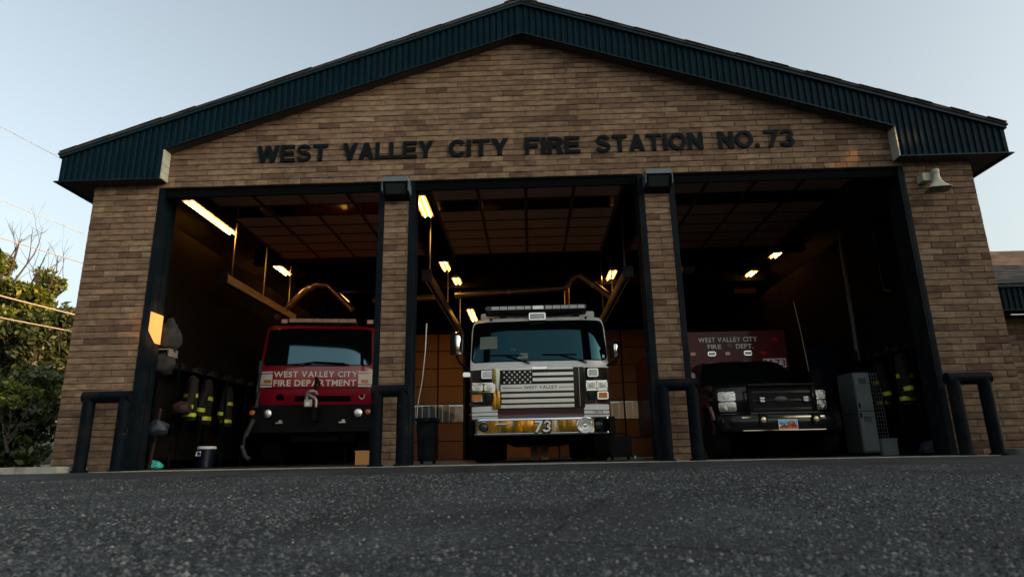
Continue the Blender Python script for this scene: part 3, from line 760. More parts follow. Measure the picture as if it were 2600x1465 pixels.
def wall_lamp(xc, label):
    t = thing('wall_lamp', (xc, 0, 4.2), label, 'wall lamp', 'wall lamps over the inner piers')
    b = MB(); w = 0.205
    b.hexa([(xc - w, -.262, 4.285), (xc + w, -.262, 4.285), (xc + w, -.006, 4.32), (xc - w, -.006, 4.32), (xc - w + .02, -.24, 4.372), (xc + w - .02, -.24, 4.372), (xc + w - .02, -.006, 4.395), (xc - w + .02, -.006, 4.395)])
    for s in (-1, 1): b.box(xc + s * w - .006, -.255, 4.13, xc + s * w + .006, -.006, 4.284)
    b.build('hood', 'lamp_hood', t)
    b = MB(); b.hexa([(xc - w + .01, -.16, 4.10), (xc + w - .01, -.16, 4.10), (xc + w - .01, -.006, 4.05), (xc - w + .01, -.006, 4.05), (xc - w + .01, -.245, 4.268), (xc + w - .01, -.245, 4.268), (xc + w - .01, -.008, 4.30), (xc - w + .01, -.008, 4.30)])
    b.build('housing', 'black', t)
    b = MB(); b.hexa([(xc - w + .05, -.17, 4.112), (xc + w - .05, -.17, 4.112), (xc + w - .05, -.162, 4.108), (xc - w + .05, -.162, 4.108), (xc - w + .05, -.252, 4.25), (xc + w - .05, -.252, 4.25), (xc + w - .05, -.244, 4.25), (xc - w + .05, -.244, 4.25)])
    b.build('lens', 'smoked', t)
M['lamp_hood'] = pm('hood_grey', (0.07, 0.09, 0.10), 0.5, var=0.15, scale=15)
M['smoked'] = pm('smoked_lens', (0.02, 0.03, 0.03), 0.15, var=0.2)
wall_lamp(-2.03, 'grey hooded wall lamp left of the white engine')
wall_lamp(2.065, 'grey hooded wall lamp right of the white engine')

horn = thing('horn_speaker', (6.2, 0, 4.1), 'cream horn speaker on the right brick pier under the eave', 'speaker')
b = MB(); b.cbox(6.11, -.16, 4.08, 6.25, -.012, 4.20, .008); b.build('mount_box', 'cream', horn)
b = MB(); ax = Vector((-0.06, -0.03, -1.0)).normalized(); sd = Vector((0.97, -0.24, 0)).normalized(); sd = (sd - ax * sd.dot(ax)).normalized(); up_ = ax.cross(sd); c0 = Vector((6.29, -.20, 4.215))
def hr(d, w, h, sq):
    out = []
    for k in range(20):
        t = 2 * math.pi * k / 20; cx, sx_ = math.cos(t), math.sin(t)
        m_ = max(abs(cx), abs(sx_)); qx, qy = cx * (1 - sq) + cx / m_ * sq, sx_ * (1 - sq) + sx_ / m_ * sq
        out.append(c0 + (ax * d + sd * (qx * w) + up_ * (qy * h)) * .8)
    return out
b.loft([hr(d, w, h, s_) for d, w, h, s_ in ((0.07, .055, .055, 0), (.15, .062, .062, .1), (.22, .08, .075, .4), (.29, .115, .10, .8), (.35, .165, .135, 1), (.385, .205, .165, 1), (.392, .205, .165, 1), (.385, .19, .15, 1), (.29, .10, .085, .8), (.2, .05, .05, .3))])
b.build('bell', 'cream', horn, True)
b = MB(); b.loft([hr(d, w, w, 0) for d, w in ((-.03, .05), (-.02, .062), (.055, .064), (.06, .058), (.075, .055))]); b.build('driver', 'cream', horn, True)

fn = thing('backdrop_fence', (0, 19, 0), 'dark wooden fence added as a backdrop to dim the rear door windows', 'fence')  # fence added as a dark backdrop so the rear windows stay dim
for k in range(60):
    x = -9 + k * .3; b = MB(); b.box(x, 19, -.1, x + .28, 19.03, 2.3 + rng.uniform(-.03, .03)); b.build('plank', 'fencewood', fn)
# ------------------------------------------------------------------ trees, wires
def limb(b, p, d, L, r, depth, out, q, bend=0.25, tips=None):
    pts = [p]; rs = [r]; v = Vector(d).normalized(); n = 4
    for i in range(n):
        v = (v + Vector((q.uniform(-bend, bend), q.uniform(-bend, bend), q.uniform(-.05, .2)))).normalized()
        pts.append(pts[-1] + v * (L / n)); rs.append(max(r * (1 - (i + 1) / n * 0.6), .003))
    b.tube(pts, rs, 6 if r > .03 else 4, False)
    out.append(pts)
    if depth > 0:
        for k in range(q.choice((2, 3, 3))):
            i = q.randint(2, n); dv = (v + Vector((q.uniform(-.9, .9), q.uniform(-.9, .9), q.uniform(-.1, .7)))).normalized()
            limb(b, pts[i], dv, L * q.uniform(.5, .75), rs[i] * .75, depth - 1, out, q, bend)
def leaves(name, centres, n, size, mat, parent, seed, flat=0.5, tubes=()):
    """leaf quads spread through ellipsoid clumps (x, y, z, rx, ry, rz)"""
    r = np.random.default_rng(seed); c = np.array(centres); w = c[:, 3] * c[:, 4] * c[:, 5]; w = w / w.sum()
    idx = r.choice(len(c), n, p=w); u = r.normal(size=(n, 3)); u /= np.linalg.norm(u, axis=1)[:, None]
    rad = r.random(n) ** 0.45
    p = c[idx, :3] + u * rad[:, None] * c[idx, 3:6]
    for o, d, rr in tubes:
        v = p - np.array(o); t = v @ np.array(d); dist = np.linalg.norm(v - t[:, None] * np.array(d), axis=1)
        p = p[dist > rr]
    n = len(p)
    a = r.normal(size=(n, 3)); a /= np.linalg.norm(a, axis=1)[:, None]
    h = r.normal(size=(n, 3)); h -= (h * a).sum(1)[:, None] * a; h /= np.linalg.norm(h, axis=1)[:, None]
    s = size * (0.6 + 0.8 * r.random(n))[:, None]
    V = np.stack([p - a * s, p - h * s * flat, p + a * s, p + h * s * flat], 1).reshape(-1, 3)
    org = np.array(ORG.get(parent.name, (0, 0, 0)))
    me = bpy.data.meshes.new(name); me.from_pydata((V - org).tolist(), [], np.arange(4 * n).reshape(-1, 4).tolist())
    me.materials.append(M[mat]); o = bpy.data.objects.new(name, me); C.objects.link(o); o.parent = parent; ORG[o.name] = tuple(org)
    return o
def tree(name, base, h, label, seed, crown, nleaf, lsize, mat='leaf', cat='tree', group=None, trunk_r=0.16, bare=0, tubes=(), bend=.25):
    q = random.Random(seed); t = thing(name, base, label, cat, group); b = MB(); out = []
    bx, by, bz = base
    fork = h * 0.32
    b.tube([(bx, by, bz - .1), (bx + q.uniform(-.1, .1), by, bz + fork * .5), (bx + q.uniform(-.15, .15), by, bz + fork)], [trunk_r * 1.25, trunk_r, trunk_r * .85], 9)
    for k in range(5):
        an = k * 1.257 + q.uniform(-.3, .3)
        limb(b, Vector((bx, by, bz + fork * q.uniform(.75, 1))), (math.cos(an) * .7, math.sin(an) * .7, 1.1), h * q.uniform(.3, .42), trunk_r * .5, 2, out, q, bend)
    b.build('trunk', 'bark', t, True)
    tips = [pl[-1] for pl in out] + [pl[2] for pl in out]
    cl = []
    for c in crown: cl.append(c)
    leaves('crown', cl, nleaf, lsize, mat, t, seed, tubes=tubes)
    return t
def clumps(seed, cx, cy, cz, rx, ry, rz, n, s0, s1):
    q = random.Random(seed); out = []
    for k in range(n):
        u = Vector((q.gauss(0, 1), q.gauss(0, 1), q.gauss(0, 1))).normalized() * q.random() ** .4
        s = q.uniform(s0, s1); out.append((cx + u.x * rx, cy + u.y * ry, cz + u.z * rz, s, s, s * .75))
    return out
# tall tree beside the station with a bare crown top
t1 = tree('ash_tree', (-19.2, 12.5, 0), 9.0, 'tall leafy tree with bare dead branches at its top, left of the station', 11,
     clumps(3, -19.2, 12.4, 6.1, 2.1, 1.8, 1.9, 44, .3, .7) + clumps(4, -18.3, 12.2, 4.4, 1.7, 1.5, 1.7, 26, .3, .7), 24000, 0.105, trunk_r=.2)
q = random.Random(8); b = MB(); out = []
for k, (x, z, dx, L) in enumerate(((-19.6, 6.3, -.15, 1.7), (-19.2, 6.5, .05, 1.8), (-18.8, 6.4, .3, 1.9), (-18.4, 5.8, .7, 1.8), (-18.0, 5.2, 1.1, 1.8), (-19.0, 6.5, .2, 1.6), (-20.1, 6.0, -.1, 1.6))):
    limb(b, Vector((x, 12.3, z)), (dx, q.uniform(-.2, .2), 1.0), L, .04, 2, out, q, .2)
b.build('dead_branch', 'bark', t1, True)
tree('bushy_tree', (-16.9, 12.0, 0), 5.6, 'darker bushy tree close to the left wall of the station', 23,
     clumps(5, -16.9, 12.0, 3.9, 1.0, 1.1, 2.0, 26, .3, .65), 12000, 0.10, 'leafdark')
tree('hedge_tree', (-17.0, 9.6, 0), 3.6, 'low dense dark tree in front of the tall tree', 31,
     clumps(6, -16.2, 9.4, 1.5, 2.6, .9, 1.4, 40, .4, .85) + clumps(16, -15.6, 8.9, .45, 2.4, .4, .4, 26, .35, .6), 17000, 0.11, 'leafdark')
tree('sun_toned_shrub', (-14.7, 8.5, 0), 2.8, 'yellow green shrub with sunlight put into its leaf colour, at the foot of the trees', 37,
     clumps(7, -14.8, 8.5, 2.05, .5, .45, .42, 12, .2, .36), 3400, 0.08, 'leaf', trunk_r=.05)  # lighter leaf colour stands in for sunlight on this shrub
tree('far_tree', (-26, 22, 0), 9, 'distant pale tree filling the gap at the left edge', 41,
     clumps(9, -25, 22, 5, 4.5, 3, 3.2, 40, .8, 1.5), 9000, 0.2)
# unseen trees added to shade the front; street trees show in the chrome
T1 = (Vector((-5.82, .30, 2.15)), SUN, .55); T2 = (Vector((5.32, 0, 4.58)), SUN, .36)  # leaf-free paths through the added trees let sun patches reach the front
tubes = [((*a,), (*d,), r_) for a, d, r_ in (T1, T2)]
XS = 26.0; TA, TE = math.tan(SUN_AZ), math.tan(SUN_EL) / math.cos(SUN_AZ)
spots = []
for xf, zf in ((12.5, 4.6), (9.2, 4.6), (6.6, 5.6), (2.6, 7.1), (-1.4, 7.4), (-5.2, 6.4), (-8.2, 4.6)):      # what each tree keeps in shade on the front
    spots.append((XS + .3 * math.sin(xf), -(XS - xf) * TA, zf + (XS - xf) * TE + 1.3))
yl = spots[-1][1] - 2.2
for q_ in range(5): spots.append((XS, yl - 2.9 * q_, 9.6 - .15 * q_))
for k, (x, y, h, n_) in enumerate([(a_, b_, h_, int(700 * h_)) for a_, b_, h_ in spots]):
    tree('sun_screen_tree', (x, y, 0), h * .7, 'tall dense unseen tree added on the sunny side to shade the station', 60 + k,
         [(x + rng.uniform(-.3, .3), y + rng.uniform(-.3, .3), z_, 1.6, 2.05, 1.2) for z_ in np.arange(.8, h - .6, .8)], n_, 0.34, 'leafdark', group='unseen trees added on the sunny side to shade the station', tubes=tubes)
for k, (x, y, h) in enumerate(((-24, -30, 6), (-15, -33, 6.5), (-8.5, -29, 5.0), (-4.2, -30, 5.2), (9.5, -31, 5.5), (17, -34, 6.5), (26, -31, 6))):
    tree('street_tree', (x, y, -.1), h, 'leafy tree across the street facing the station', 80 + k,
         clumps(90 + k, x, y, h * .55, 1.9, 1.6, h * .40, 20, .6, 1.1), 3200, 0.21, 'leaf', group='trees across the street')
for k in range(13):
    x = -9 + k * 1.45
    tree('street_shrub', (x, -25.5 + (k % 3) * .6, -.1), 2.6, 'yellow green shrub across the street facing the station', 120 + k,
         clumps(140 + k, x, -25.5, 1.25, 1.0, .8, 1.1, 9, .5, .8), 1700, 0.15, 'leafgold', cat='shrub', group='shrubs across the street', trunk_r=.06)
def wire(pts, r, label, sag=0.1):
    a, b_ = Vector(pts[0]), Vector(pts[1]); n = 14; m_ = MB()
    m_.tube([a.lerp(b_, i / n) - Vector((0, 0, sag * 4 * (i / n) * (1 - i / n))) for i in range(n + 1)], r, 6)
    tag(m_.build('overhead_cable', 'cable', smooth=True), label, 'cable', 'service cables left of the station')
wire(((-20, 8, 6.16), (-7.03, 8.0, 2.68)), .024, 'thick bright service cable, upper of the two over the trees', .04)
wire(((-20, 8, 5.25), (-7.03, 8.0, 2.54)), .020, 'bright service cable, lower of the two over the trees', .03)
wire(((-20, 8, 9.66), (-7.03, 8.0, 4.15)), .009, 'thin cable crossing the bare branches, upper of the two', .04)
wire(((-20, 8, 8.1), (-7.03, 8.0, 3.9)), .014, 'thin cable crossing the tree crown just above the thick one', .04)
wire(((-14.0, 2, 8.65), (-7.45, 2.0, 5.05)), .006, 'thin dark cable running up from the left eave into the sky', .03)
# ------------------------------------------------------------------ vehicles
class Front:
    """a vehicle nose: front surface y(x, z) bowed in plan, profile in side view"""
    def __init__(s, xc, prof, bow=0.14, pw=4):
        s.xc = xc; s.p = prof; s.bow = bow; s.pw = pw            # prof rows: z, y front, half width
    def at(s, z):
        p = s.p
        if z <= p[0][0]: return p[0][1:]
        for a, b in zip(p, p[1:]):
            if z <= b[0]:
                t = (z - a[0]) / (b[0] - a[0]); return tuple(a[k] + (b[k] - a[k]) * t for k in (1, 2))
        return p[-1][1:]
    def y(s, x, z):
        yf, w = s.at(z); return yf + s.bow * min(1.0, abs((x - s.xc) / w)) ** s.pw
    def ring(s, z, yback, n=22):
        yf, w = s.at(z); out = []
        for k in range(n + 1):
            u = -math.cos(math.pi * k / n); x = s.xc + u * w; out.append((x, s.y(x, z), z))
        return out + [(s.xc + w, yback - .1, z), (s.xc + w - .08, yback, z), (s.xc - w + .08, yback, z), (s.xc - w, yback - .1, z)]
    def body(s, zs, yback, b=None):
        b = b or MB(); b.loft([s.ring(z, yback) for z in zs]); return b
    def patch(s, x0, x1, z0, z1, off=0.006, r=0.0, nx=10, nz=6, sh=0.0, th=0.02, x0t=None, x1t=None):
        """thin plate that follows the nose, with rounded corners; x0t, x1t: extents at the top edge"""
        b = MB(); vs = []; fs = []
        zz = [z0 + (z1 - z0) * (0.5 - 0.5 * math.cos(math.pi * j / nz)) for j in range(nz + 1)] if r else [z0 + (z1 - z0) * j / nz for j in range(nz + 1)]
        x0t = x0 if x0t is None else x0t; x1t = x1 if x1t is None else x1t
        for j, z in enumerate(zz):
            t = (z - z0) / (z1 - z0); xa, xb = x0 + (x0t - x0) * t, x1 + (x1t - x1) * t
            d = min(z - z0, z1 - z); i_ = r - math.sqrt(max(0, r * r - (r - d) ** 2)) if r and d < r else 0
            for k in range(nx + 1):
                x = xa + i_ + (xb - xa - 2 * i_) * k / nx
                vs.append((x, s.y(x, z) - off, z))
        n = nx + 1; m_ = len(vs)
        for j in range(nz):
            for k in range(nx): fs.append((j * n + k, j * n + k + 1, (j + 1) * n + k + 1, (j + 1) * n + k))
        vs += [(x, y + th, z) for x, y, z in vs]
        rim = [k for k in range(n)] + [j * n + nx for j in range(1, nz + 1)] + [nz * n + k for k in range(nx - 1, -1, -1)] + [j * n for j in range(nz - 1, 0, -1)]
        for a, c in zip(rim, rim[1:] + rim[:1]): fs.append((a, c, c + m_, a + m_))
        return b.add(vs, fs)
def wheel(parent, x, y, r, w, name='wheel'):
    s = 1 if x > ORG[parent.name][0] else -1
    b = MB(); b.lathe((x - w / 2, y, r), (1, 0, 0), [(0, r * .62), (0.0, r * .93), (w * .12, r), (w * .88, r), (w, r * .93), (w, r * .62)], 28)
    o = b.build(name, 'rubber', parent, True)
    b = MB(); b.lathe((x - w * .30, y, r), (1, 0, 0), [(0, r * .2), (0, r * .6), (w * .6, r * .6), (w * .6, r * .25)], 20); b.build('rim', 'reflector', o, True)
    return o
def round_lamp(parent, x, y, z, r, lensmat='reflector', bez='black', name='headlight', nrm=(0, -1, 0)):
    b = MB(); b.lathe((x, y, z), nrm, [(-.03, r * 1.1), (.012, r * 1.12), (.02, r), (.0, r * .96), (-.02, r * .5)], 24); o = b.build(name, bez, parent, True)
    b = MB(); b.lathe((x, y, z), nrm, [(-.015, r * .3), (-.01, r * .94), (.006, r * .9), (.016, r * .6), (.02, r * .2)], 24); b.build('lens', lensmat, o, True)
    return o
def box_lamp(parent, x0, x1, z0, z1, y, lens='lens', bez='chrome', name='lamp', d=0.05, bz=.014):
    b = MB(); b.cbox(x0, y - d * .6, z0, x1, y + d, z1, .02); o = b.build(name, bez, parent)
    b = MB(); b.cbox(x0 + bz, y - d * .6 - .012, z0 + bz, x1 - bz, y, z1 - bz, .016); b.build('lens', lens, o)
    return o

# ---- white and maroon fire engine in the middle bay
EN = thing('fire_engine', (0.17, 2.3, 0.004), 'white and maroon fire engine with a black and white flag grille in the middle bay', 'fire engine')
F = Front(0.17, [(0.70, 2.34, 1.275), (0.80, 2.31, 1.28), (1.66, 2.29, 1.285), (1.78, 2.29, 1.28), (2.40, 2.42, 1.262), (2.58, 2.47, 1.235), (2.66, 2.55, 1.20), (2.71, 2.75, 1.12)], 0.15, 5)
F.body([0.72, 0.8, 1.0, 1.3, 1.655], 5.1).build('cab_lower', 'maroon', EN, True)
F.body([1.656, 1.78, 2.0, 2.2, 2.4, 2.52, 2.60, 2.66, 2.71], 5.1).build('cab_upper', 'white', EN, True)
ws = F.patch(-1.085, 1.43, 1.80, 2.565, .010, .09, 20, 14, x0t=-1.045, x1t=1.388); ws = ws.build('windshield', 'glass', EN, True)
F.patch(-1.10, 1.445, 1.785, 2.580, .005, .10, 20, 14, x0t=-1.06, x1t=1.40).build('windshield_seal', 'black', EN, True)
def wiper(x0, z0, x1, z1, x2, z2):
    b = MB(); p = lambda x, z, o=.035: (x, F.y(x, z) - o, z)
    b.tube([p(x0, z0), p(x1, z1)], [.014, .008], 6); o = b.build('wiper', 'black', EN)
    b = MB(); b.tube([p(x1 - .33, z1 + .012, .022), p(x1, z1 + .006, .024), p(x2, z2, .022)], .011, 6); b.build('blade', 'rubber', o)
wiper(0.0, 1.745, -0.45, 1.905, -0.14, 1.90); wiper(1.04, 1.745, 0.56, 1.895, 0.86, 1.90)
F.patch(-.925, -.60, 2.045, 2.285, .0125, .0, 4, 3, th=.002).build('document', 'paper', ws)
F.patch(-.245, -.03, 1.835, 1.945, .0125, .0, 4, 3, th=.002, x0t=-.17, x1t=-.04).build('document', 'paper', ws)
F.patch(1.345, 1.395, 1.835, 1.895, .0125, .0, 2, 2, th=.002).build('sticker', 'decal', ws)
hl = letters('73', -.345, -.265, 1.985, 2.035, 0, 'paper', ws, .03, .002, yfun=lambda x, z: F.y(x, z) - .012)
# flag grille
gr = F.patch(-.555, .985, .93, 1.662, .028, .01, 12, 4, th=.05).build('grille', 'blackpaint', EN, True)
F.patch(-.70, -.555, .93, 1.662, .034, .0, 4, 4, th=.05).build('grille_side', 'chromew', EN, True)
for z0, z1, x0 in ((1.628, 1.662, -.545), (1.520, 1.573, .045), (1.418, 1.475, .045), (1.240, 1.366, -.545), (1.138, 1.200, -.53), (1.034, 1.098, -.53), (.944, 1.001, -.545)):
    F.patch(x0, .785, z0, z1, .034, .0, 10, 1, th=.008).build('stripe', 'polished', gr)
def star(x, z, r):
    pts = []
    for k in range(10):
        a = math.pi / 2 + k * math.pi / 5; q_ = r if k % 2 == 0 else r * .42; pts.append((x + q_ * math.cos(a), z + q_ * math.sin(a)))
    return pts
for j, z in enumerate((1.592, 1.545, 1.498, 1.451, 1.404)):
    for k in range(6 if j % 2 == 0 else 5):
        x = -.475 + .0955 * (k + (0.5 if j % 2 else 0)); b = MB(); y = F.y(x, z); b.prism(star(x, z, .0225), y - .032, y - .027); b.build('star', 'decal', gr)
letters('WEST VALLEY', -.120, .486, 1.283, 1.333, 0, 'letter', gr, .012, .003, yfun=lambda x, z: F.y(x, z) - .034, gap=.04)
for x0, x1 in ((-.50, -.15), (.515, .80)):
    F.patch(x0, x1, 1.299, 1.309, .0365, 0, 6, 1, th=.004).build('thin_line', 'steel', gr)
b = MB(); b.cbox(.05, 2.225, 1.632, .29, 2.30, 1.668, .008); b.cbox(.03, 2.235, 1.64, .09, 2.29, 1.675, .006); b.cbox(.25, 2.235, 1.64, .31, 2.29, 1.675, .006); b.build('hood_latch', 'chrome', EN)
F.patch(.888, .893, .95, 1.66, .036, 0, 1, 4, th=.006).build('grille_seam', 'alum', gr)
# lamp clusters
for s in (-1, 1):
    if s < 0: hx, wx, hz = (-1.075, -.635), (-.895, -.672), 0
    else: hx, wx, hz = (1.005, 1.405), (1.052, 1.245), -.004
    F.patch(hx[0] - .01, hx[1] + .01, 1.05, 1.655, .012, .02, 6, 4, th=.03).build('lamp_panel', 'blackpaint', EN, True)
    yy = F.y((hx[0] + hx[1]) / 2, 1.3) - .02
    box_lamp(EN, wx[0], wx[1], 1.487 + hz, 1.636 + hz, yy, 'lens', 'chrome', 'warning_light')
    hb = MB(); hb.cbox(hx[0], yy - .03, 1.05, hx[1], yy + .05, 1.415, .02); hb = hb.build('headlight_bezel', 'blackpaint', EN)
    e = MB(); e.cbox(hx[0] + .01, yy - .045, 1.232, hx[1] - .01, yy, 1.25, .004); e.cbox(hx[0] + .01, yy - .045, 1.392, hx[1] - .01, yy, 1.41, .004); e.build('bezel_trim', 'chrome', hb)
    xm = (hx[0] + hx[1]) / 2
    for a, c in ((hx[0] + .008, xm - .006), (xm + .006, hx[1] - .008)):
        o = box_lamp(EN, a, c, 1.255, 1.388, yy - .03, 'reflector', 'chrome', 'headlight', .04, .012)
        round_b = MB(); round_b.lathe(((a + c) / 2, yy - .065, 1.318), (0, -1, 0), [(-.01, .05), (.004, .05), (.008, .042), (.012, .03), (.014, .01)], 20); round_b.build('projector', 'lens', o, True)
    ax0, ax1 = (hx[0], hx[0] + .195) if s < 0 else (hx[1] - .195, hx[1])
    box_lamp(EN, ax0, ax1, 1.07, 1.21, yy - .03, 'amber', 'chrome', 'turn_signal', .04, .018)
    bx0, bx1 = (hx[0] + .21, hx[1] - .01) if s < 0 else (hx[0] + .01, hx[1] - .21)
    b = MB(); b.lathe(((bx0 + bx1) / 2, yy - .02, 1.075), (0, 0, 1), [(0, .075), (.05, .085), (.13, .085)], 20); b.build('fog_light', 'smoked', EN, True)
    for z0, z1 in ((.888, .988), (.822, .876), (.766, .806)):
        xa, xb = (-1.085, -.605) if s < 0 else (.958, 1.425)
        F.patch(xa, xb, z0, z1, .006, .012 if z1 - z0 > .08 else .0, 8, 4, th=.01).build('stripe', 'decal', EN, True)
letters('731578', 1.112, 1.305, .831, .872, 0, 'letter', EN, .0, .002, yfun=lambda x, z: F.y(x, z) - .0068)
# bumper
bp = MB(); YB = 1.72
prof = [(-1.085, 2.28), (-1.075, 1.98), (-.975, YB + .01), (-.94, YB), (1.275, YB), (1.31, YB + .01), (1.425, 1.98), (1.435, 2.28)]
rr = []
for z, o in ((.445, .035), (.450, .0), (.475, -.012), (.482, 0.004), (.690, .004), (.700, -.012), (.728, 0), (.734, .035)):
    rr.append([(x, y + o * (1 if y < 2.2 else 0), z) for x, y in prof])
bp.loft(rr); bumper = bp.build('bumper', 'chromew', EN, True)
b = MB(); b.cbox(-1.10, 1.99, .42, -1.0, 2.3, .75, .02); b.build('bumper_end', 'black', bumper)
b = MB(); b.cbox(1.36, 1.99, .42, 1.46, 2.3, .75, .02); b.build('bumper_end', 'black', bumper)
block_letters('73', .030, .318, .490, .690, YB - .001, 'letter', bumper, .004, .14, 'numeral_shadow', grow=.016)
block_letters('73', .030, .318, .494, .686, YB - .0065, 'silver', bumper, .004, .14, 'numeral')
for x in (-.82, 1.146): round_lamp(EN, x, YB, .590, .072, 'smoked', 'black', 'bumper_light')
b = MB(); b.lathe((.908, YB, .587), (0, -1, 0), [(-.02, .13), (.04, .132), (.055, .124), (.05, .112), (.06, .105), (.054, .09), (.064, .082), (.056, .066), (.068, .058), (.062, .035), (.075, .028), (.08, .012)], 32); b.build('siren', 'reflector', EN, True)
b = MB(); b.box(-.62, YB - .004, .63, -.40, YB + .002, .655); b.build('bumper_plate', 'alum', bumper)
# mirrors, roof light bar, roof, running gear
def mirror(x0, x1, z0, z1, y, arm, ins):
    o = MB(); r_ = []
    for z, i_ in ((z0, .05), (z0 + .03, .015), (z0 + .1, 0), (z1 - .1, 0), (z1 - .03, .015), (z1, .05)):
        cx, w = (x0 + x1) / 2, (x1 - x0) / 2 - i_; r_.append([(cx + w * math.cos(t), y + (.09 - i_) * math.sin(t), z) for t in [2 * math.pi * k / 16 for k in range(16)]])
    o.loft(r_); m_ = o.build('mirror', 'chrome', EN, True)
    b = MB(); b.tube(arm, .022, 8); b.build('mirror_arm', 'black', EN, True)
    b = MB(); b.cbox(ins[0], y - .095, z0 + .01, ins[1], y + .03, z1 - .01, .02); b.build('mirror_shell', 'black', m_)
mirror(-1.455, -1.235, 1.925, 2.365, 2.3, [(-1.36, 2.3, 1.93), (-1.30, 2.32, 1.80), (-1.12, 2.42, 1.64)], (-1.46, -1.375))
mirror(1.50, 1.665, 1.82, 2.135, 2.34, [(1.60, 2.34, 1.83), (1.59, 2.34, 1.76), (1.43, 2.42, 1.70)], (1.485, 1.545))
lb = MB(); lb.cbox(-.83, 2.47, 2.755, 1.11, 2.80, 2.80, .02); lb = lb.build('light_bar', 'black', EN)
lc = MB(); lc.cbox(-.83, 2.48, 2.80, 1.11, 2.79, 2.885, .03); lc.build('light_bar_case', 'smoked', lb)
x = -.71
for w_, mt in ((.16, 'lens'), (.16, 'lens'), (.16, 'lens'), (.16, 'lens'), (.13, 'lens'), (.22, 'alum'), (.14, 'lens'), (.16, 'lens'), (.16, 'lens'), (.16, 'lens'), (.14, 'lens')):
    b = MB(); b.cbox(x, 2.462, 2.808, x + w_ - .014, 2.50, 2.872, .008); b.build('light_module', mt, lb); x += w_ + (.022 if w_ in (.13, .22) else 0)
for xx in (-.55, .85):
    b = MB(); b.cbox(xx, 2.52, 2.68, xx + .12, 2.72, 2.757, .01); b.build('light_bar_foot', 'black', lb)
ol = box_lamp(EN, .005, .320, 2.575, 2.715, 2.40, 'lens', 'chrome', 'opticom_light', .06, .018)
b = MB(); b.cbox(.02, 2.36, 2.50, .305, 2.46, 2.575, .01); b.build('light_bracket', 'black', ol)
b = MB(); b.cbox(-.95, 3.0, 2.70, 1.30, 4.9, 2.86, .04); b.build('roof_cabinet', 'white', EN)
b = MB(); b.cbox(-.4, 2.9, 2.84, .75, 3.4, 2.95, .03); b.build('roof_unit', 'locker', EN)
for xx in (-.72, 1.08):
    b = MB(); b.lathe((xx, 2.44, 2.615), (0, -1, 0), [(-.02, .025), (.02, .022), (.03, .012)], 10); b.build('marker_light', 'black', EN)
b = MB(); b.cbox(-1.06, 5.15, .6, 1.40, 10.4, 2.75, .04); b.build('pump_body', 'maroon', EN)
b = MB(); b.box(-.5, 2.5, .35, .84, 10, .7); b.build('chassis', 'black', EN)
for xx in (-.93, 1.27):
    wheel(EN, xx, 3.15, .53, .32); wheel(EN, xx, 8.2, .53, .5)
for k, z in enumerate((1.30, 1.05, .85)):
    b = MB(); b.lathe((-1.115, 2.62, z), (-1, 0, 0), [(0, .03), (.02, .028), (.03, .015)], 12); b.build('side_marker', 'amber', EN, True)
b = MB(); b.cbox(-1.25, 2.45, 1.545, -1.11, 2.53, 1.63, .015); b.build('mirror_mount', 'chrome', EN)

# ---- red high cab truck in the left bay
RT = thing('red_truck', (-4.69, 4.5, 0.004), 'red high cab fire truck with white lettering in the left bay', 'fire truck')
G = Front(-4.69, [(1.26, 4.66, 1.225), (1.60, 4.50, 1.245), (1.66, 4.49, 1.25), (2.06, 4.49, 1.25), (2.12, 4.50, 1.235), (2.95, 4.583, 1.175), (3.04, 4.66, 1.15), (3.08, 4.85, 1.10)], .10, 6)
G.body([1.26, 1.40, 1.60, 1.66, 1.9, 2.06, 2.12, 2.4, 2.7, 2.95, 3.04, 3.08], 7.0).build('cab', 'red', RT, True)
G.patch(-5.845, -3.535, 2.135, 2.945, .008, .08, 18, 10, x0t=-5.785, x1t=-3.575).build('windshield', 'glass_pale', RT, True)
G.patch(-5.865, -3.515, 2.115, 2.965, .003, .09, 18, 10, x0t=-5.80, x1t=-3.56).build('windshield_seal', 'black', RT, True)
letters('WEST VALLEY CITY', -5.608, -3.815, 1.862, 1.990, 0, 'cream_text', RT, .028, .003, yfun=lambda x, z: G.y(x, z) - .002, gap=.03)
letters('FIRE DEPARTMENT', -5.602, -3.842, 1.668, 1.806, 0, 'cream_text', RT, .028, .003, yfun=lambda x, z: G.y(x, z) - .002, gap=.03)
for s in (-1, 1):
    xa, xb = (-5.905, -5.635) if s < 0 else (-3.80, -3.475)
    for z0, z1 in ((1.708, 1.935), (1.650, 1.688), (1.958, 1.992)): G.patch(xa, xb, z0, z1, .004, .0, 6, 2, th=.006).build('white_panel', 'decal', RT, True)
    xm = -5.73 if s < 0 else -3.66
    b = MB(); y = G.y(xm, 1.76); b.cbox(xm - .075, y - .03, 1.735, xm + .075, y, 1.805, .012); b.build('marker_light', 'amber', RT)
    round_lamp(RT, -5.63 if s < 0 else -3.748, 4.27, 1.068, .098, 'reflector', 'black', 'headlight')
    b = MB(); xx = -5.93 if s < 0 else -3.545
    b.lathe((xx, 4.28, 1.088), (0, -1, 0), [(-.05, .062), (.01, .062), (.03, .05), (.04, .02)], 18); b.build('turn_signal', 'amber', RT, True)
G.patch(-5.92, -3.46, 1.612, 1.640, .006, 0, 12, 1, th=.012).build('crease_trim', 'maroon', RT)
G.patch(-5.55, -5.38, 1.37, 1.50, .004, .05, 4, 4, th=.006).build('vent_plate', 'black', RT)
G.patch(-5.15, -3.95, 1.34, 1.46, .003, .02, 8, 3, th=.006).build('grille_slot', 'black', RT)
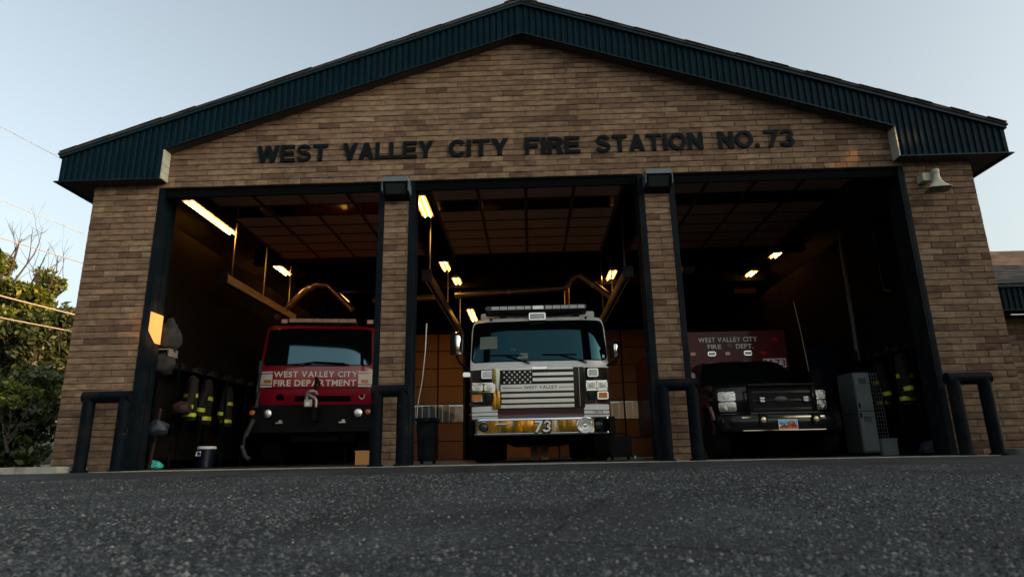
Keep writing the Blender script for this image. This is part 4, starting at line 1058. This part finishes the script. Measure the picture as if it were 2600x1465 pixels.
# shield emblem
b = MB(); y = G.y(-3.715, 1.45) - .006
sh_ = [(-.067, .075), (-.03, .062), (0, .08), (.03, .062), (.067, .075), (.064, 0), (.045, -.045), (0, -.082), (-.045, -.045), (-.064, 0)]
b.prism([(-3.715 + u, 1.452 + v) for u, v in sh_][::-1], y - .004, y + .03); em = b.build('emblem', 'decal', RT)
b = MB(); b.lathe((-3.715, y - .004, 1.455), (0, -1, 0), [(-.001, .046), (.003, .046), (.003, .03), (.004, .03), (.004, .012)], 18); b.build('emblem_disc', 'black', em)
b = MB(); b.cbox(-5.98, 4.30, .68, -3.42, 4.7, 1.25, .05); b.build('bumper', 'black', RT)
for x in (-5.35, -4.05):
    b = MB(); b.cbox(x - .09, 4.24, .86, x + .05, 4.31, .885, .006); b.cbox(x - .03, 4.25, .885, x + .03, 4.3, .93, .006); b.build('tow_hook', 'alum', RT)
# folded winch arm on the nose
wa = MB(); wa.tube([(-4.775, 3.95, 1.30), (-4.785, 3.94, 1.40), (-4.76, 3.92, 1.47), (-4.70, 3.90, 1.495), (-4.61, 3.90, 1.495), (-4.565, 3.90, 1.47), (-4.565, 3.9, 1.43)], .036, 12); wa.tube([(-4.74, 3.95, 1.42), (-4.68, 3.92, 1.385), (-4.61, 3.90, 1.355), (-4.575, 3.90, 1.31), (-4.57, 3.90, 1.17)], .036, 12); wa.cbox(-4.815, 3.90, 1.18, -4.655, 4.0, 1.33, .012)
wa = wa.build('winch_arm', 'castgrey', RT, True)
b = MB(); b.box(-4.785, 3.893, 1.205, -4.70, 3.899, 1.275); b.build('winch_plate', 'decal', wa)
b = MB(); b.tube([(-4.60, 3.92, 1.80), (-4.61, 3.92, 1.50)], .034, 10); b.tube([(-4.60, 3.93, 1.74), (-4.54, 3.93, 1.70), (-4.54, 3.93, 1.60)], .03, 8); b.build('hose_coupling', 'black', RT, True)
b = MB(); b.box(-4.66, 3.95, .9, -4.56, 4.35, 1.2); b.build('winch_mount', 'black', RT)
b = MB(); b.tube([(-5.5, 4.34, 2.10), (-4.95, 4.40, 2.15), (-4.5, 4.42, 2.14), (-4.0, 4.42, 2.13)], .012, 6); b.build('wiper', 'black', RT)
b = MB(); b.tube([(-5.35, 4.42, 2.10), (-4.75, 4.44, 2.19), (-4.1, 4.46, 2.16)], .014, 6); b.build('wiper', 'black', RT)
lb = MB(); lb.cbox(-5.48, 4.9, 3.14, -3.95, 5.2, 3.17, .01); lb.box(-5.3, 4.95, 3.05, -5.15, 5.15, 3.15); lb.box(-4.3, 4.95, 3.05, -4.15, 5.15, 3.15); lb = lb.build('light_bar', 'black', RT)
for k in range(8):
    b = MB(); b.cbox(-5.46 + k * .189, 4.88, 3.17, -5.28 + k * .189, 5.2, 3.255, .02); b.build('light_module', 'lens', lb)
for x in (-5.515, -3.61):
    box_lamp(RT, x - .08, x + .08, 3.10, 3.215, 4.75, 'lens', 'black', 'work_lamp', .05, .012)
b = MB(); b.box(-5.2, 4.7, .5, -4.2, 10, 1.0); b.build('chassis', 'black', RT)
b = MB(); b.cbox(-5.85, 7.3, 1.1, -3.55, 11, 2.9, .05); b.build('body', 'red', RT)
for x in (-5.72, -3.66): wheel(RT, x, 5.7, .60, .38); wheel(RT, x, 9.4, .60, .38)
RT.rotation_euler = (0, 0, R(9))

# ---- dark ambulance in the right bay
AM = thing('ambulance', (4.08, 1.3, 0.004), 'dark pickup nosed ambulance with a red lettered box in the right bay', 'ambulance')
A = Front(4.06, [(.40, 1.50, .93), (.72, 1.42, .98), (.80, 1.40, 1.0), (1.10, 1.40, 1.0), (1.18, 1.46, .98), (1.235, 1.75, .95)], .12, 4)
A.body([.45, .72, .9, 1.10, 1.18, 1.235], 2.55).build('hood', 'blackpaint', AM, True)
b = MB(); r_ = []
for y, z, w in ((2.42, 1.26, .95), (2.62, 1.50, .88), (2.95, 1.76, .74), (3.10, 1.82, .70), (3.62, 1.84, .70)):
    r_.append([(4.07 + w * u, y + .06 * u * u, z - .03 * abs(u) ** 4) for u in (-1, -.8, -.5, -.2, 0, .2, .5, .8, 1)] + [(4.07 + .98, y, .6), (4.07 - .98, y, .6)])
b.loft(r_); b.build('cab', 'blackpaint', AM, True)
b = MB(); vs = []
for y, z, w in ((2.41, 1.275, .89), (2.62, 1.515, .82), (2.92, 1.755, .70)): vs += [(4.07 + w * u, y + .06 * u * u - .012, z - .03 * abs(u) ** 4 + .012) for u in (-1, -.8, -.5, -.2, 0, .2, .5, .8, 1)]
b.add(vs, [(j * 9 + k, j * 9 + k + 1, (j + 1) * 9 + k + 1, (j + 1) * 9 + k) for j in range(2) for k in range(8)]); b.build('windshield', 'glass', AM, True)
for s in (-1, 1):
    x0, x1 = (3.125, 3.395) if s < 0 else (4.70, 4.885)
    for z0, z1 in ((.925, 1.075), (.750, .908)):
        xa = (x0 + x1) / 2; o = A.patch(x0, x1, z0, z1, .02, .02, 5, 4, th=.05).build('headlight', 'reflector', AM, True)
        b = MB(); y = A.y(xa, z0) - .02; b.lathe((xa, y, (z0 + z1) / 2), (0, -1, 0), [(-.01, .055), (.004, .055), (.01, .035), (.012, .012)], 18); b.build('lens', 'lens', o, True)
    gx = 3.745 if s < 0 else 4.452
    for z in (.885, .928): box_lamp(AM, gx, gx + .086, z, z + .038, 1.30, 'lens', 'black', 'grille_light', .03, .004)
    fx = 3.735 if s < 0 else 4.578
    b = MB(); b.cbox(fx - .06, 1.17, .51, fx + .06, 1.32, .68, .01); o = b.build('fog_light', 'black', AM)
    b = MB(); b.lathe((fx, 1.17, .597), (0, -1, 0), [(-.01, .046), (.006, .046), (.018, .03), (.022, .01)], 18); b.build('lens', 'foglens', o, True)
    mx_ = 2.93 if s < 0 else 5.22
    b = MB(); b.cbox(mx_ - .09, 2.38, 1.22, mx_ + .09, 2.50, 1.52, .03); b.tube([(mx_, 2.44, 1.25), (4.07 + s * .93, 2.5, 1.2)], .025, 6); b.build('mirror', 'maroon' if s < 0 else 'black', AM)
    b = MB(); ex = 4.06 + s * 1.0
    b.tube([(ex, 1.55 + .04, .40), (ex + s * .02, 1.53, .62), (ex + s * .02, 1.62, .82), (ex + s * .02, 1.86, .92), (ex + s * .02, 2.15, .82), (ex + s * .02, 2.26, .5)], .045, 8); b.build('wheel_arch', 'maroon' if s < 0 else 'blackpaint', AM, True)
    wheel(AM, 4.06 + s * .90, 1.93, .39, .26)
    wheel(AM, 4.06 + s * .90, 5.4, .39, .4)
gr = MB(); gr.cbox(3.60, 1.33, .70, 4.63, 1.45, 1.16, .03); gr = gr.build('grille', 'black', AM)
for z in (.76, .90, 1.03): b = MB(); b.cbox(3.64, 1.315, z, 4.59, 1.34, z + .035, .008); b.build('grille_bar', 'blackpaint', gr)
b = MB(); b.lathe((4.10, 1.315, .925), (0, -1, 0), [(-.01, .05), (.006, .05), (.008, .044)], 24); bo = b.build('badge', 'blue', gr, True); bo.scale = (1, 1, 1)
for v in bo.data.vertices: v.co.x = (v.co.x - (4.10 - 4.08)) * 2.1 + (4.10 - 4.08)
# front guard
b = MB(); b.tube([(3.56, 1.28, .42), (3.56, 1.26, 1.16), (4.64, 1.26, 1.16), (4.64, 1.28, .42)], .03, 10); b.tube([(3.56, 1.26, .70), (4.64, 1.26, .70)], .022, 8); b.build('grille_guard', 'blackpaint', AM, True)
bp = MB(); rr = []
for z, o in ((.415, .05), (.425, .0), (.55, -.015), (.60, -.015), (.665, .0), (.70, .03), (.71, .07)):
    rr.append([(3.05, 1.75, z), (3.06, 1.42 + o, z), (3.16, 1.29 + o, z), (3.40, 1.235 + o, z), (3.9, 1.22 + o, z), (4.3, 1.22 + o, z), (4.75, 1.235 + o, z), (4.98, 1.29 + o, z), (5.07, 1.42 + o, z), (5.08, 1.75, z)])
bp.loft(rr); bumper2 = bp.build('bumper', 'blackpaint', AM, True)
for a_, c_ in ((3.14, 3.52), (4.70, 5.0)):
    b = MB(); b.cbox(a_, 1.235 + (.03 if a_ > 4 else .03), .47, c_, 1.30, .67, .03); b.build('bumper_insert', 'black', bumper2)
b = MB(); b.cbox(3.40, 1.200, .628, 4.72, 1.225, .652, .006); b.cbox(3.40, 1.205, .428, 4.72, 1.225, .440, .004); b.build('bumper_trim', 'chromew', bumper2)
# licence plate: sky, red rock arch, number
pl = MB(); pl.cbox(3.968, 1.185, .442, 4.272, 1.195, .597, .006); pl = pl.build('licence_plate', 'decal', AM)
yp = 1.185
def pp(pts, mat, d): b = MB(); b.prism(pts, yp - d - .001, yp - d + .0005 if d > .001 else yp); b.build('plate_print', mat, pl)
M['pl_sky'] = pm('plate_sky', (0.16, 0.50, 0.62), .5, var=.3, scale=20); M['pl_rock'] = pm('plate_rock', (0.60, 0.10, 0.02), .5, var=.3, scale=40)
pp([(3.975, .52), (4.265, .52), (4.265, .588), (3.975, .588)], 'pl_sky', .0006)
pp([(3.975, .452), (4.265, .452), (4.265, .515), (4.235, .525), (4.21, .57), (4.175, .588), (4.14, .575), (4.125, .53), (4.10, .505), (3.975, .495)], 'pl_rock', .0012)
pp([(4.155, .50), (4.185, .50), (4.183, .55), (4.172, .562), (4.160, .55)], 'pl_sky', .0018)
letters('516746', 3.992, 4.235, .478, .548, yp - .003, 'letter', pl, .0, .002)
# box
bx = MB(); bx.cbox(2.98, 3.72, .55, 5.28, 8.6, 2.52, .05); BX = bx.build('patient_box', 'darkred', AM)
letters('WEST VALLEY CITY', 3.497, 4.702, 2.300, 2.396, 3.719, 'cream_text', BX, .02, .004, gap=.03)
letters('FIRE', 3.677, 3.950, 2.160, 2.252, 3.719, 'cream_text', BX, .02, .004, gap=.03)
letters('DEPT.', 4.255, 4.610, 2.158, 2.250, 3.719, 'cream_text', BX, .02, .004, gap=.03)
b = MB(); b.cbox(4.07, 3.70, 2.175, 4.17, 3.72, 2.26, .01); b.build('box_marker', 'locker', BX)
for x in (3.66, 4.395): box_lamp(AM, x, x + .16, 2.010, 2.100, 3.70, 'lens', 'chrome', 'scene_light', .03, .012)
for x, z in ((3.34, 2.062), (4.045, 2.058), (4.78, 2.053), (5.03, 2.325)):
    b = MB(); b.cbox(x - .035, 3.69, z - .035, x + .07, 3.72, z + .03, .012); b.build('warning_light', 'redlens', AM)
b = MB(); b.box(4.775, 3.708, 1.755, 5.23, 3.719, 1.935); sg_ = b.build('number_panel', 'decal', AM)
letters('73', 5.01, 5.215, 1.775, 1.915, 3.708, 'red', sg_, .02, .003)
letters('M', 4.80, 4.95, 1.775, 1.915, 3.708, 'red', sg_, .02, .003)
# ------------------------------------------------------------------ things inside the bays
def fixture(x, y0, y1, z, label, lit=True, drop=0.0):
    t = thing('tube_light', (x, (y0 + y1) / 2, z), label, 'ceiling light', 'tube lights along the bay ceilings')
    b = MB(); b.hexa([(x - .12, y0, z + .02), (x + .12, y0, z + .02), (x + .12, y1, z + .02), (x - .12, y1, z + .02), (x - .05, y0, z + .10), (x + .05, y0, z + .10), (x + .05, y1, z + .10), (x - .05, y1, z + .10)]); b.build('housing', 'fixture', t)
    n = max(1, round((y1 - y0) / 1.2)); L = (y1 - y0) / n
    for k in range(n):
        for s in (-1, 1):
            b = MB(); b.tube([(x + s * .055, y0 + k * L + .02, z), (x + s * .055, y0 + (k + 1) * L - .04, z)], .010, 8); b.build('tube', 'tube' if lit else 'fixture', t, True)
    for y in (y0 + .15, y1 - .15):
        b = MB(); b.tube([(x, y, z + .1), (x, y, 5.3)], .006, 5); b.build('hanger', 'steel', t)
fixture(-6.46, 1.75, 3.65, 4.92, 'long lit tube light nearest the opening of the left bay')
fixture(-6.45, 6.0, 6.9, 4.92, 'short lit tube light deep in the left bay')
fixture(-5.55, 8.2, 9.3, 4.72, 'lit tube light at the back of the left bay')
fixture(-2.03, 1.85, 2.95, 4.92, 'lit tube light by the left jamb of the middle bay')
fixture(-2.15, 6.0, 6.9, 4.92, 'lit tube light above the left rail of the middle bay')
fixture(-2.0, 7.55, 8.5, 4.90, 'second lit tube light above the left rail of the middle bay')
fixture(-1.85, 10.2, 12.0, 4.60, 'lit tube lights by the rear door of the middle bay')
fixture(-0.78, 2.0, 2.6, 5.1, 'lit tube light seen through the raised glazed door section')
fixture(2.35, 7.3, 8.3, 4.92, 'lit tube light over the right rail of the middle bay')
fixture(6.35, 5.95, 6.5, 4.92, 'lit tube light deep in the right bay, nearer one')
fixture(6.30, 7.7, 8.3, 4.92, 'lit tube light deep in the right bay, farther one')

def rail(x, y0, y1, z, label):
    t = thing('exhaust_rail', (x, y0, z), label, 'exhaust rail', 'exhaust extraction rails')
    b = MB(); b.cbox(x - .07, y0, z - .08, x + .07, y1, z + .08, .02); b.build('rail', 'railmat', t)
    b = MB(); b.box(x - .015, y0 + .01, z - .11, x + .015, y1 - .01, z - .08); b.build('slot', 'rubber', t)
    b = MB(); b.cbox(x - .10, y0 - .06, z - .12, x + .10, y0, z + .11, .02); b.build('end_cap', 'blue', t)
    for y in (y0 + .35, (y0 + y1) / 2, y1 - .4):
        b = MB(); b.tube([(x, y, z + .08), (x, y, 5.3)], .016, 6); b.build('hanger', 'alum', t)
rail(-6.12, 2.75, 6.6, 3.68, 'metal exhaust rail hung along the left bay')
rail(-2.05, 3.05, 9.6, 3.70, 'bright metal exhaust rail left of the white engine')
rail(2.05, 3.15, 8.0, 3.70, 'dark metal exhaust rail right of the white engine')
def pipe(name, pts, r, mat, label, cat, bands=()):
    t = thing(name, pts[0], label, cat)
    b = MB(); b.tube(pts, r, 12); b.build('pipe', mat, t, True)
    for k in bands:
        a, c = Vector(pts[k]), Vector(pts[k + 1]); m_ = a.lerp(c, .5); d = (c - a).normalized() * .03
        b = MB(); b.tube([m_ - d, m_ + d], r * 1.12, 12); b.build('clamp', 'alum', t, True)
pipe('exhaust_duct', [(-6.34, 6.0, 3.55), (-5.65, 6.0, 4.22), (-5.38, 6.0, 4.40), (-5.05, 6.0, 4.36), (-4.70, 6.0, 4.0), (-4.4, 6.0, 3.72)], .075, 'duct', 'bent metal exhaust duct above the red truck', 'duct', (0, 1))
pipe('exhaust_duct', [(-4.3, 7.6, 4.35), (-2.6, 7.6, 4.38)], .09, 'duct', 'straight metal duct behind the left brick pier', 'duct', (0,))
pipe('exhaust_duct', [(-1.95, 7.0, 4.27), (.94, 7.0, 4.40), (1.06, 7.0, 4.46), (1.18, 7.0, 4.66), (1.42, 7.0, 4.76), (2.1, 7.0, 4.2), (2.35, 6.9, 3.95)], .085, 'duct', 'long metal exhaust duct crossing above the white engine', 'duct', (0, 4))
pipe('exhaust_duct', [(1.05, 7.25, 4.5), (1.04, 7.25, 3.4)], .08, 'duct', 'vertical metal duct behind the engine light bar', 'duct')
pipe('exhaust_hose', [(-5.745, 3.98, 2.17), (-5.75, 3.98, 1.9), (-5.76, 3.98, 1.5), (-5.75, 3.98, 1.19)], .045, 'rubberhose', 'ribbed grey hose hanging left of the red truck', 'hose')
pipe('exhaust_hose', [(-5.80, 4.0, .95), (-5.92, 3.96, .62), (-5.98, 3.95, .42), (-5.9, 3.95, .2), (-5.80, 3.95, .14)], .05, 'rubberhose', 'lower end of a grey hose by the red truck wheel', 'hose')
pipe('drop_cord', [(-2.20, 4, 2.9), (-2.22, 4, 2.3), (-2.27, 4, 1.7), (-2.36, 4, 1.15), (-2.38, 4, .8)], .018, 'alum', 'thin bright cord hanging left of the white engine', 'cord')
pipe('drop_cord', [(5.50, 3.6, 3.1), (5.56, 3.6, 2.5), (5.63, 3.6, 1.5)], .008, 'fixture', 'thin pale cord hanging behind the ambulance', 'cord')
pipe('drain_pipe', [(6.62, 3.5, 4.6), (6.60, 3.5, 3.0), (6.58, 3.5, 1.5)], .045, 'locker', 'grey vertical pipe on the right bay wall', 'pipe')
pipe('drain_pipe', [(6.68, 2.4, 4.2), (6.68, 2.4, 3.0), (6.68, 2.2, 2.92)], .02, 'locker', 'thin grey conduit on the right bay wall', 'pipe')
pipe('wood_pole', [(-6.33, 1.35, 0.02), (-6.17, 1.2, .98)], .028, 'rust', 'reddish pole leaning inside the left jamb', 'pole')

# turnout coats on hooks with yellow tape
def coat(x, y, z, s, yaw, label, grp):
    t = thing('turnout_coat', (x, y, z - .9 * s), label, 'coat', grp); ca, sa = math.cos(yaw), math.sin(yaw)
    def P(u, v, w): return (x + (u * ca - v * sa) * s, y + (u * sa + v * ca) * s, z + w * s)
    def ell(w, a, b_, n=14, cu=0): return [P(cu + a * math.cos(2 * math.pi * k / n), b_ * math.sin(2 * math.pi * k / n), w) for k in range(n)]
    b = MB(); b.loft([ell(w, a, c) for w, a, c in ((-.85, .27, .12), (-.6, .255, .12), (-.35, .245, .12), (-.12, .25, .11), (-.02, .20, .085), (.02, .10, .06), (.05, .08, .05))]); body = b.build('body', 'coat', t, True)
    for w in (-.74, -.36):
        k_ = .262 if w < -.5 else .25
        b = MB(); b.loft([ell(w - .035, k_ + .006, .128), ell(w + .035, k_ + .004, .128)], False); b.build('reflective_tape', 'hiviz', body)
    for sd in (-1, 1):
        b = MB(); b.tube([P(sd * .20, 0, -.05), P(sd * .30, -.03, -.28), P(sd * .33, -.06, -.52), P(sd * .32, -.08, -.70)], [.085 * s, .08 * s, .07 * s, .065 * s], 10); sl_ = b.build('sleeve', 'coat', t, True)
        b = MB(); b.tube([P(sd * .329, -.065, -.55), P(sd * .324, -.075, -.62)], [.076 * s, .074 * s], 10, False); b.build('cuff_tape', 'hiviz', sl_)
LG = 'turnout coats hanging on the left bay wall'; RG = 'turnout coats hanging on the right bay wall'
coat(-6.30, 2.35, 1.62, .92, -.9, 'dark turnout coat nearest the opening of the left bay', LG)
coat(-6.42, 3.15, 1.66, 1.0, -1.1, 'dark turnout coat with bright yellow tape above the blue cooler', LG)
coat(-6.45, 4.1, 1.62, .95, -1.2, 'dark turnout coat, farthest along the left bay wall', LG)
coat(6.42, 1.75, 1.66, 1.0, .9, 'dark turnout coat with bright yellow tape at the right bay wall', RG)
coat(6.45, 2.6, 1.62, .95, 1.1, 'dark turnout coat behind the nearest one at the right bay wall', RG)
def rack(x0, x1, y0, y1, label):
    t = thing('gear_rack', ((x0 + x1) / 2, y0, 0), label, 'gear rack', 'gear racks of the bays')
    n = 4
    for k in range(n + 1):
        y = y0 + (y1 - y0) * k / n
        for x in (x0, x1): b = MB(); b.box(x - .015, y - .015, 0.004, x + .015, y + .015, 1.95); b.build('post', 'steel', t)
    for z in (.16, 1.72): b = MB(); b.box(x0, y0, z, x1, y1, z + .025); b.build('shelf', 'steel', t)
    return t
rack(-6.70, -6.32, 1.9, 5.6, 'dark metal gear rack along the left bay wall')
rack(6.32, 6.70, 1.3, 3.6, 'dark metal gear rack along the right bay wall')
def helmet(x, y, z, label, grp, mat='black'):
    t = thing('fire_helmet', (x, y, z), label, 'helmet', grp)
    b = MB(); b.lathe((x, y, z), (0, 0, 1), [(0, .17), (.012, .165), (.02, .12), (.08, .108), (.13, .07), (.15, .02)], 16); b.build('shell', mat, t, True)
    b = MB(); b.cbox(x - .05, y - .135, z + .03, x + .05, y - .115, z + .10, .01); b.build('front_shield', 'helmetfront', t)
for k in range(6): helmet(-6.48 + .02 * (k % 2), 2.2 + .62 * k, 1.746, 'dark fire helmet on the left rack, number %s from the opening' % ('one', 'two', 'three', 'four', 'five', 'six')[k], 'helmets on the left gear rack', 'black')
for k in range(3): helmet(6.5, 1.5 + .65 * k, 1.746, ('dark fire helmet nearest the right jamb on the right rack', 'dark fire helmet in the middle of the right rack', 'dark fire helmet at the far end of the right rack')[k], 'helmets on the right gear rack')

from mathutils import noise as _nz
def bundle(name, x, y, z, rx, ry, rz, mat, label, cat, seed):
    b = MB(); rings = []; o = Vector((seed * 7.3, seed * 3.1, seed * 1.7))
    for j in range(1, 20):
        th = math.pi * j / 20; rg = []
        for k in range(32):
            t = 2 * math.pi * k / 32; u = Vector((math.sin(th) * math.cos(t), math.sin(th) * math.sin(t), -math.cos(th)))
            w = 1 + .28 * _nz.noise(u * 1.3 + o) + .20 * abs(_nz.noise(u * 3.1 + o)) + .10 * abs(_nz.noise(u * 7 + o))
            sag = 1 + .25 * max(0, -u.z)
            rg.append((x + rx * u.x * w * sag, y + ry * u.y * w * sag, z + rz * u.z * w))
        rings.append(rg)
    b.loft(rings); return tag(b.build(name, mat, smooth=True), label, cat)
bundle('cloth_bundle', -5.97, .85, 2.14, .17, .15, .24, 'greycloth', 'grey bundled cloth hung behind the left jamb, upper one', 'bundle', 1)
bundle('cloth_bundle', -5.98, .85, 1.68, .15, .14, .17, 'greycloth', 'grey bundled cloth behind the left jamb, lower one', 'bundle', 2)
b = MB(); b.box(-6.4, .72, 1.885, -5.86, .98, 1.905); b.box(-5.88, .72, 1.78, -5.86, .98, 1.885); tag(b.build('wall_bracket', 'bracket'), 'pale bracket between the two grey bundles', 'bracket')
bundle('plastic_bag', -6.10, 1.1, .66, .14, .12, .12, 'bluecloth', 'crumpled blue grey bag inside the left jamb', 'bag', 3)
bundle('plastic_bag', -6.33, 1.5, .075, .12, .10, .07, 'teal', 'crumpled teal bag on the floor inside the left jamb', 'bag', 4)
bundle('gear_heap', -6.12, 1.75, 1.02, .15, .16, .11, 'rust', 'dim brownish red gear heap on the left rack', 'gear', 5)
bundle('gear_bag', 6.45, 1.2, .12, .26, .2, .11, 'bluecloth', 'dark teal gear bag on the floor inside the right jamb', 'bag', 6)
cb = thing('cooler', (-6.1, 2.75, .004), 'round blue drink cooler with white lid on the floor of the left bay', 'cooler')
b = MB(); b.lathe((-6.1, 2.75, .006), (0, 0, 1), [(0, .13), (.01, .14), (.34, .155)], 24); b.build('tub', 'blue', cb, True)
b = MB(); b.lathe((-6.1, 2.75, .34), (0, 0, 1), [(0, .165), (.035, .165), (.05, .15), (.052, .05)], 24); b.build('lid', 'decal', cb, True)
b = MB(); b.tube([(-6.21, 2.605, .29), (-6.21, 2.59, .22), (-6.13, 2.575, .22), (-6.13, 2.585, .29), (-6.21, 2.605, .29)], .010, 6); b.build('handle', 'decal', cb)
cx_ = thing('cardboard_box', (-3.22, 3.2, .004), 'orange brown cardboard box beside the red truck wheel', 'box')
b = MB(); b.cbox(-3.37, 3.05, .006, -3.07, 3.35, .24, .004); b.build('carton', 'card', cx_); b = MB(); b.cbox(-3.38, 3.04, .24, -3.06, 3.36, .262, .004); b.build('lid', 'card', cx_)
tb_ = thing('trash_bin', (-1.76, 1.3, .004), 'dark wheeled rubbish bin left of the white engine', 'bin')
b = MB(); b.hexa([(-1.84, 1.18, .05), (-1.60, 1.18, .05), (-1.60, 1.45, .05), (-1.84, 1.45, .05), (-1.87, 1.12, .68), (-1.56, 1.12, .68), (-1.56, 1.48, .68), (-1.87, 1.48, .68)]); b.build('body', 'steel', tb_)
b = MB(); b.cbox(-1.89, 1.09, .68, -1.54, 1.50, .735, .02); b.build('lid', 'steel', tb_)
for x in (-1.82, -1.62): b = MB(); b.lathe((x - .02, 1.44, .06), (1, 0, 0), [(0, .05), (.04, .05)], 14); b.build('wheel', 'rubber', tb_)
# lockers by the right wall
lk = thing('equipment_cabinet', (5.8, 2.3, .004), 'tall grey metal cabinet beside the ambulance', 'cabinet')
b = MB(); b.cbox(5.66, 2.01, .05, 5.95, 2.57, 1.42, .012); b.build('carcass', 'locker', lk)
for z0, z1 in ((.08, .74), (.76, 1.40)):
    b = MB(); b.cbox(5.68, 1.994, z0, 5.935, 2.012, z1, .006); o = b.build('door', 'panelgrey', lk)
    for k in range(4): b = MB(); b.box(5.74, 1.990, z1 - .10 - k * .025, 5.87, 1.995, z1 - .09 - k * .025); b.build('vent_slot', 'black', o)
b = MB(); b.cbox(5.69, 1.975, .64, 5.71, 1.996, .72, .004); b.build('handle', 'steel', lk)
b = MB(); b.cbox(5.69, 1.975, .80, 5.71, 1.996, .88, .004); b.build('handle', 'steel', lk)
b = MB(); b.box(5.67, 2.03, 0.004, 5.94, 2.55, .05); b.build('plinth', 'black', lk)
b = MB(); b.box(5.655, 2.03, .70, 5.66, 2.55, .712); b.build('side_seam', 'black', lk)
fz = thing('storage_box', (6.08, 2.1, .004), 'low pale grey box at the foot of the tall cabinet', 'box')
b = MB(); b.cbox(5.965, 1.96, .006, 6.22, 2.3, .25, .01); b.build('body', 'panelgrey', fz)
b = MB(); b.cbox(5.955, 1.95, .25, 6.23, 2.31, .285, .008); b.build('lid', 'panelgrey', fz)
ms_ = thing('mesh_locker', (6.15, 2.35, .004), 'wire mesh locker side behind the tall grey cabinet', 'locker')
b = MB()
for k in range(8): b.tube([(5.99 + .045 * k, 2.36, .3), (5.99 + .045 * k, 2.36, 1.45)], .005, 4)
for k in range(17): b.tube([(5.97, 2.355, .33 + .068 * k), (6.32, 2.355, .33 + .068 * k)], .004, 4)
tag(b.build('mesh_panel', 'panelgrey', ms_), kind='stuff')
b = MB(); b.box(5.955, 2.35, .01, 5.985, 2.39, 1.5); b.box(6.31, 2.35, .01, 6.34, 2.39, 1.5); b.box(5.955, 2.35, 1.47, 6.34, 2.39, 1.5); b.build('frame', 'steel', ms_)
b = MB(); b.cbox(6.05, 4.6, 1.5, 6.72, 4.64, 2.3, .01); tag(b.build('notice_board', 'blue'), 'dark blue board on the right bay wall above the cabinet', 'board')
b = MB(); b.cbox(3.38, 4.0, 3.93, 3.64, 4.25, 4.02, .01); tag(b.build('junction_box', 'locker'), 'grey box under the ceiling behind the right inner pier', 'box')
b = MB(); b.cbox(6.685, .95, 2.48, 6.745, 1.05, 2.68, .008); tag(b.build('switch_box', 'locker'), 'small pale switch box on the wall inside the right jamb', 'switch box')
b = MB(); b.cbox(6.1, 8.9, 4.62, 7.0 - .26, 8.98, 4.76, .01); tag(b.build('ceiling_panel', 'fixture'), 'pale lit ceiling strip deep in the right bay', 'panel')
ct = thing('floor_stand', (.12, 5.9, .004), 'pale legged stand on the floor behind the white engine', 'stand')
for x in (-.03, .21): b = MB(); b.cbox(x, 5.85, .006, x + .17, 5.95, .42, .01); b.build('leg', 'fixture', ct)
b = MB(); b.cbox(-.08, 5.80, .42, .44, 6.0, .46, .01); b.build('top', 'fixture', ct)
b = MB(); b.lathe((1.75, 1.9, .03), (0, 0, 1), [(0, .02), (.03, .018), (.05, .01)], 10); tag(b.build('floor_marker', 'teal'), 'tiny teal marker on the floor right of the white engine', 'marker')
kt = thing('tool_box', (1.62, 3.0, .004), 'dark box on the floor right of the white engine', 'box')
b = MB(); b.cbox(1.45, 2.85, .06, 1.85, 3.15, .42, .03); b.build('body', 'black', kt); b = MB(); b.tube([(1.55, 3.0, .42), (1.55, 3.0, .48), (1.75, 3.0, .48), (1.75, 3.0, .42)], .012, 6); b.build('handle', 'black', kt)
for x in (1.5, 1.8): b = MB(); b.lathe((x - .02, 3.0, .06), (1, 0, 0), [(0, .055), (.04, .055)], 12); b.build('wheel', 'rubber', kt)
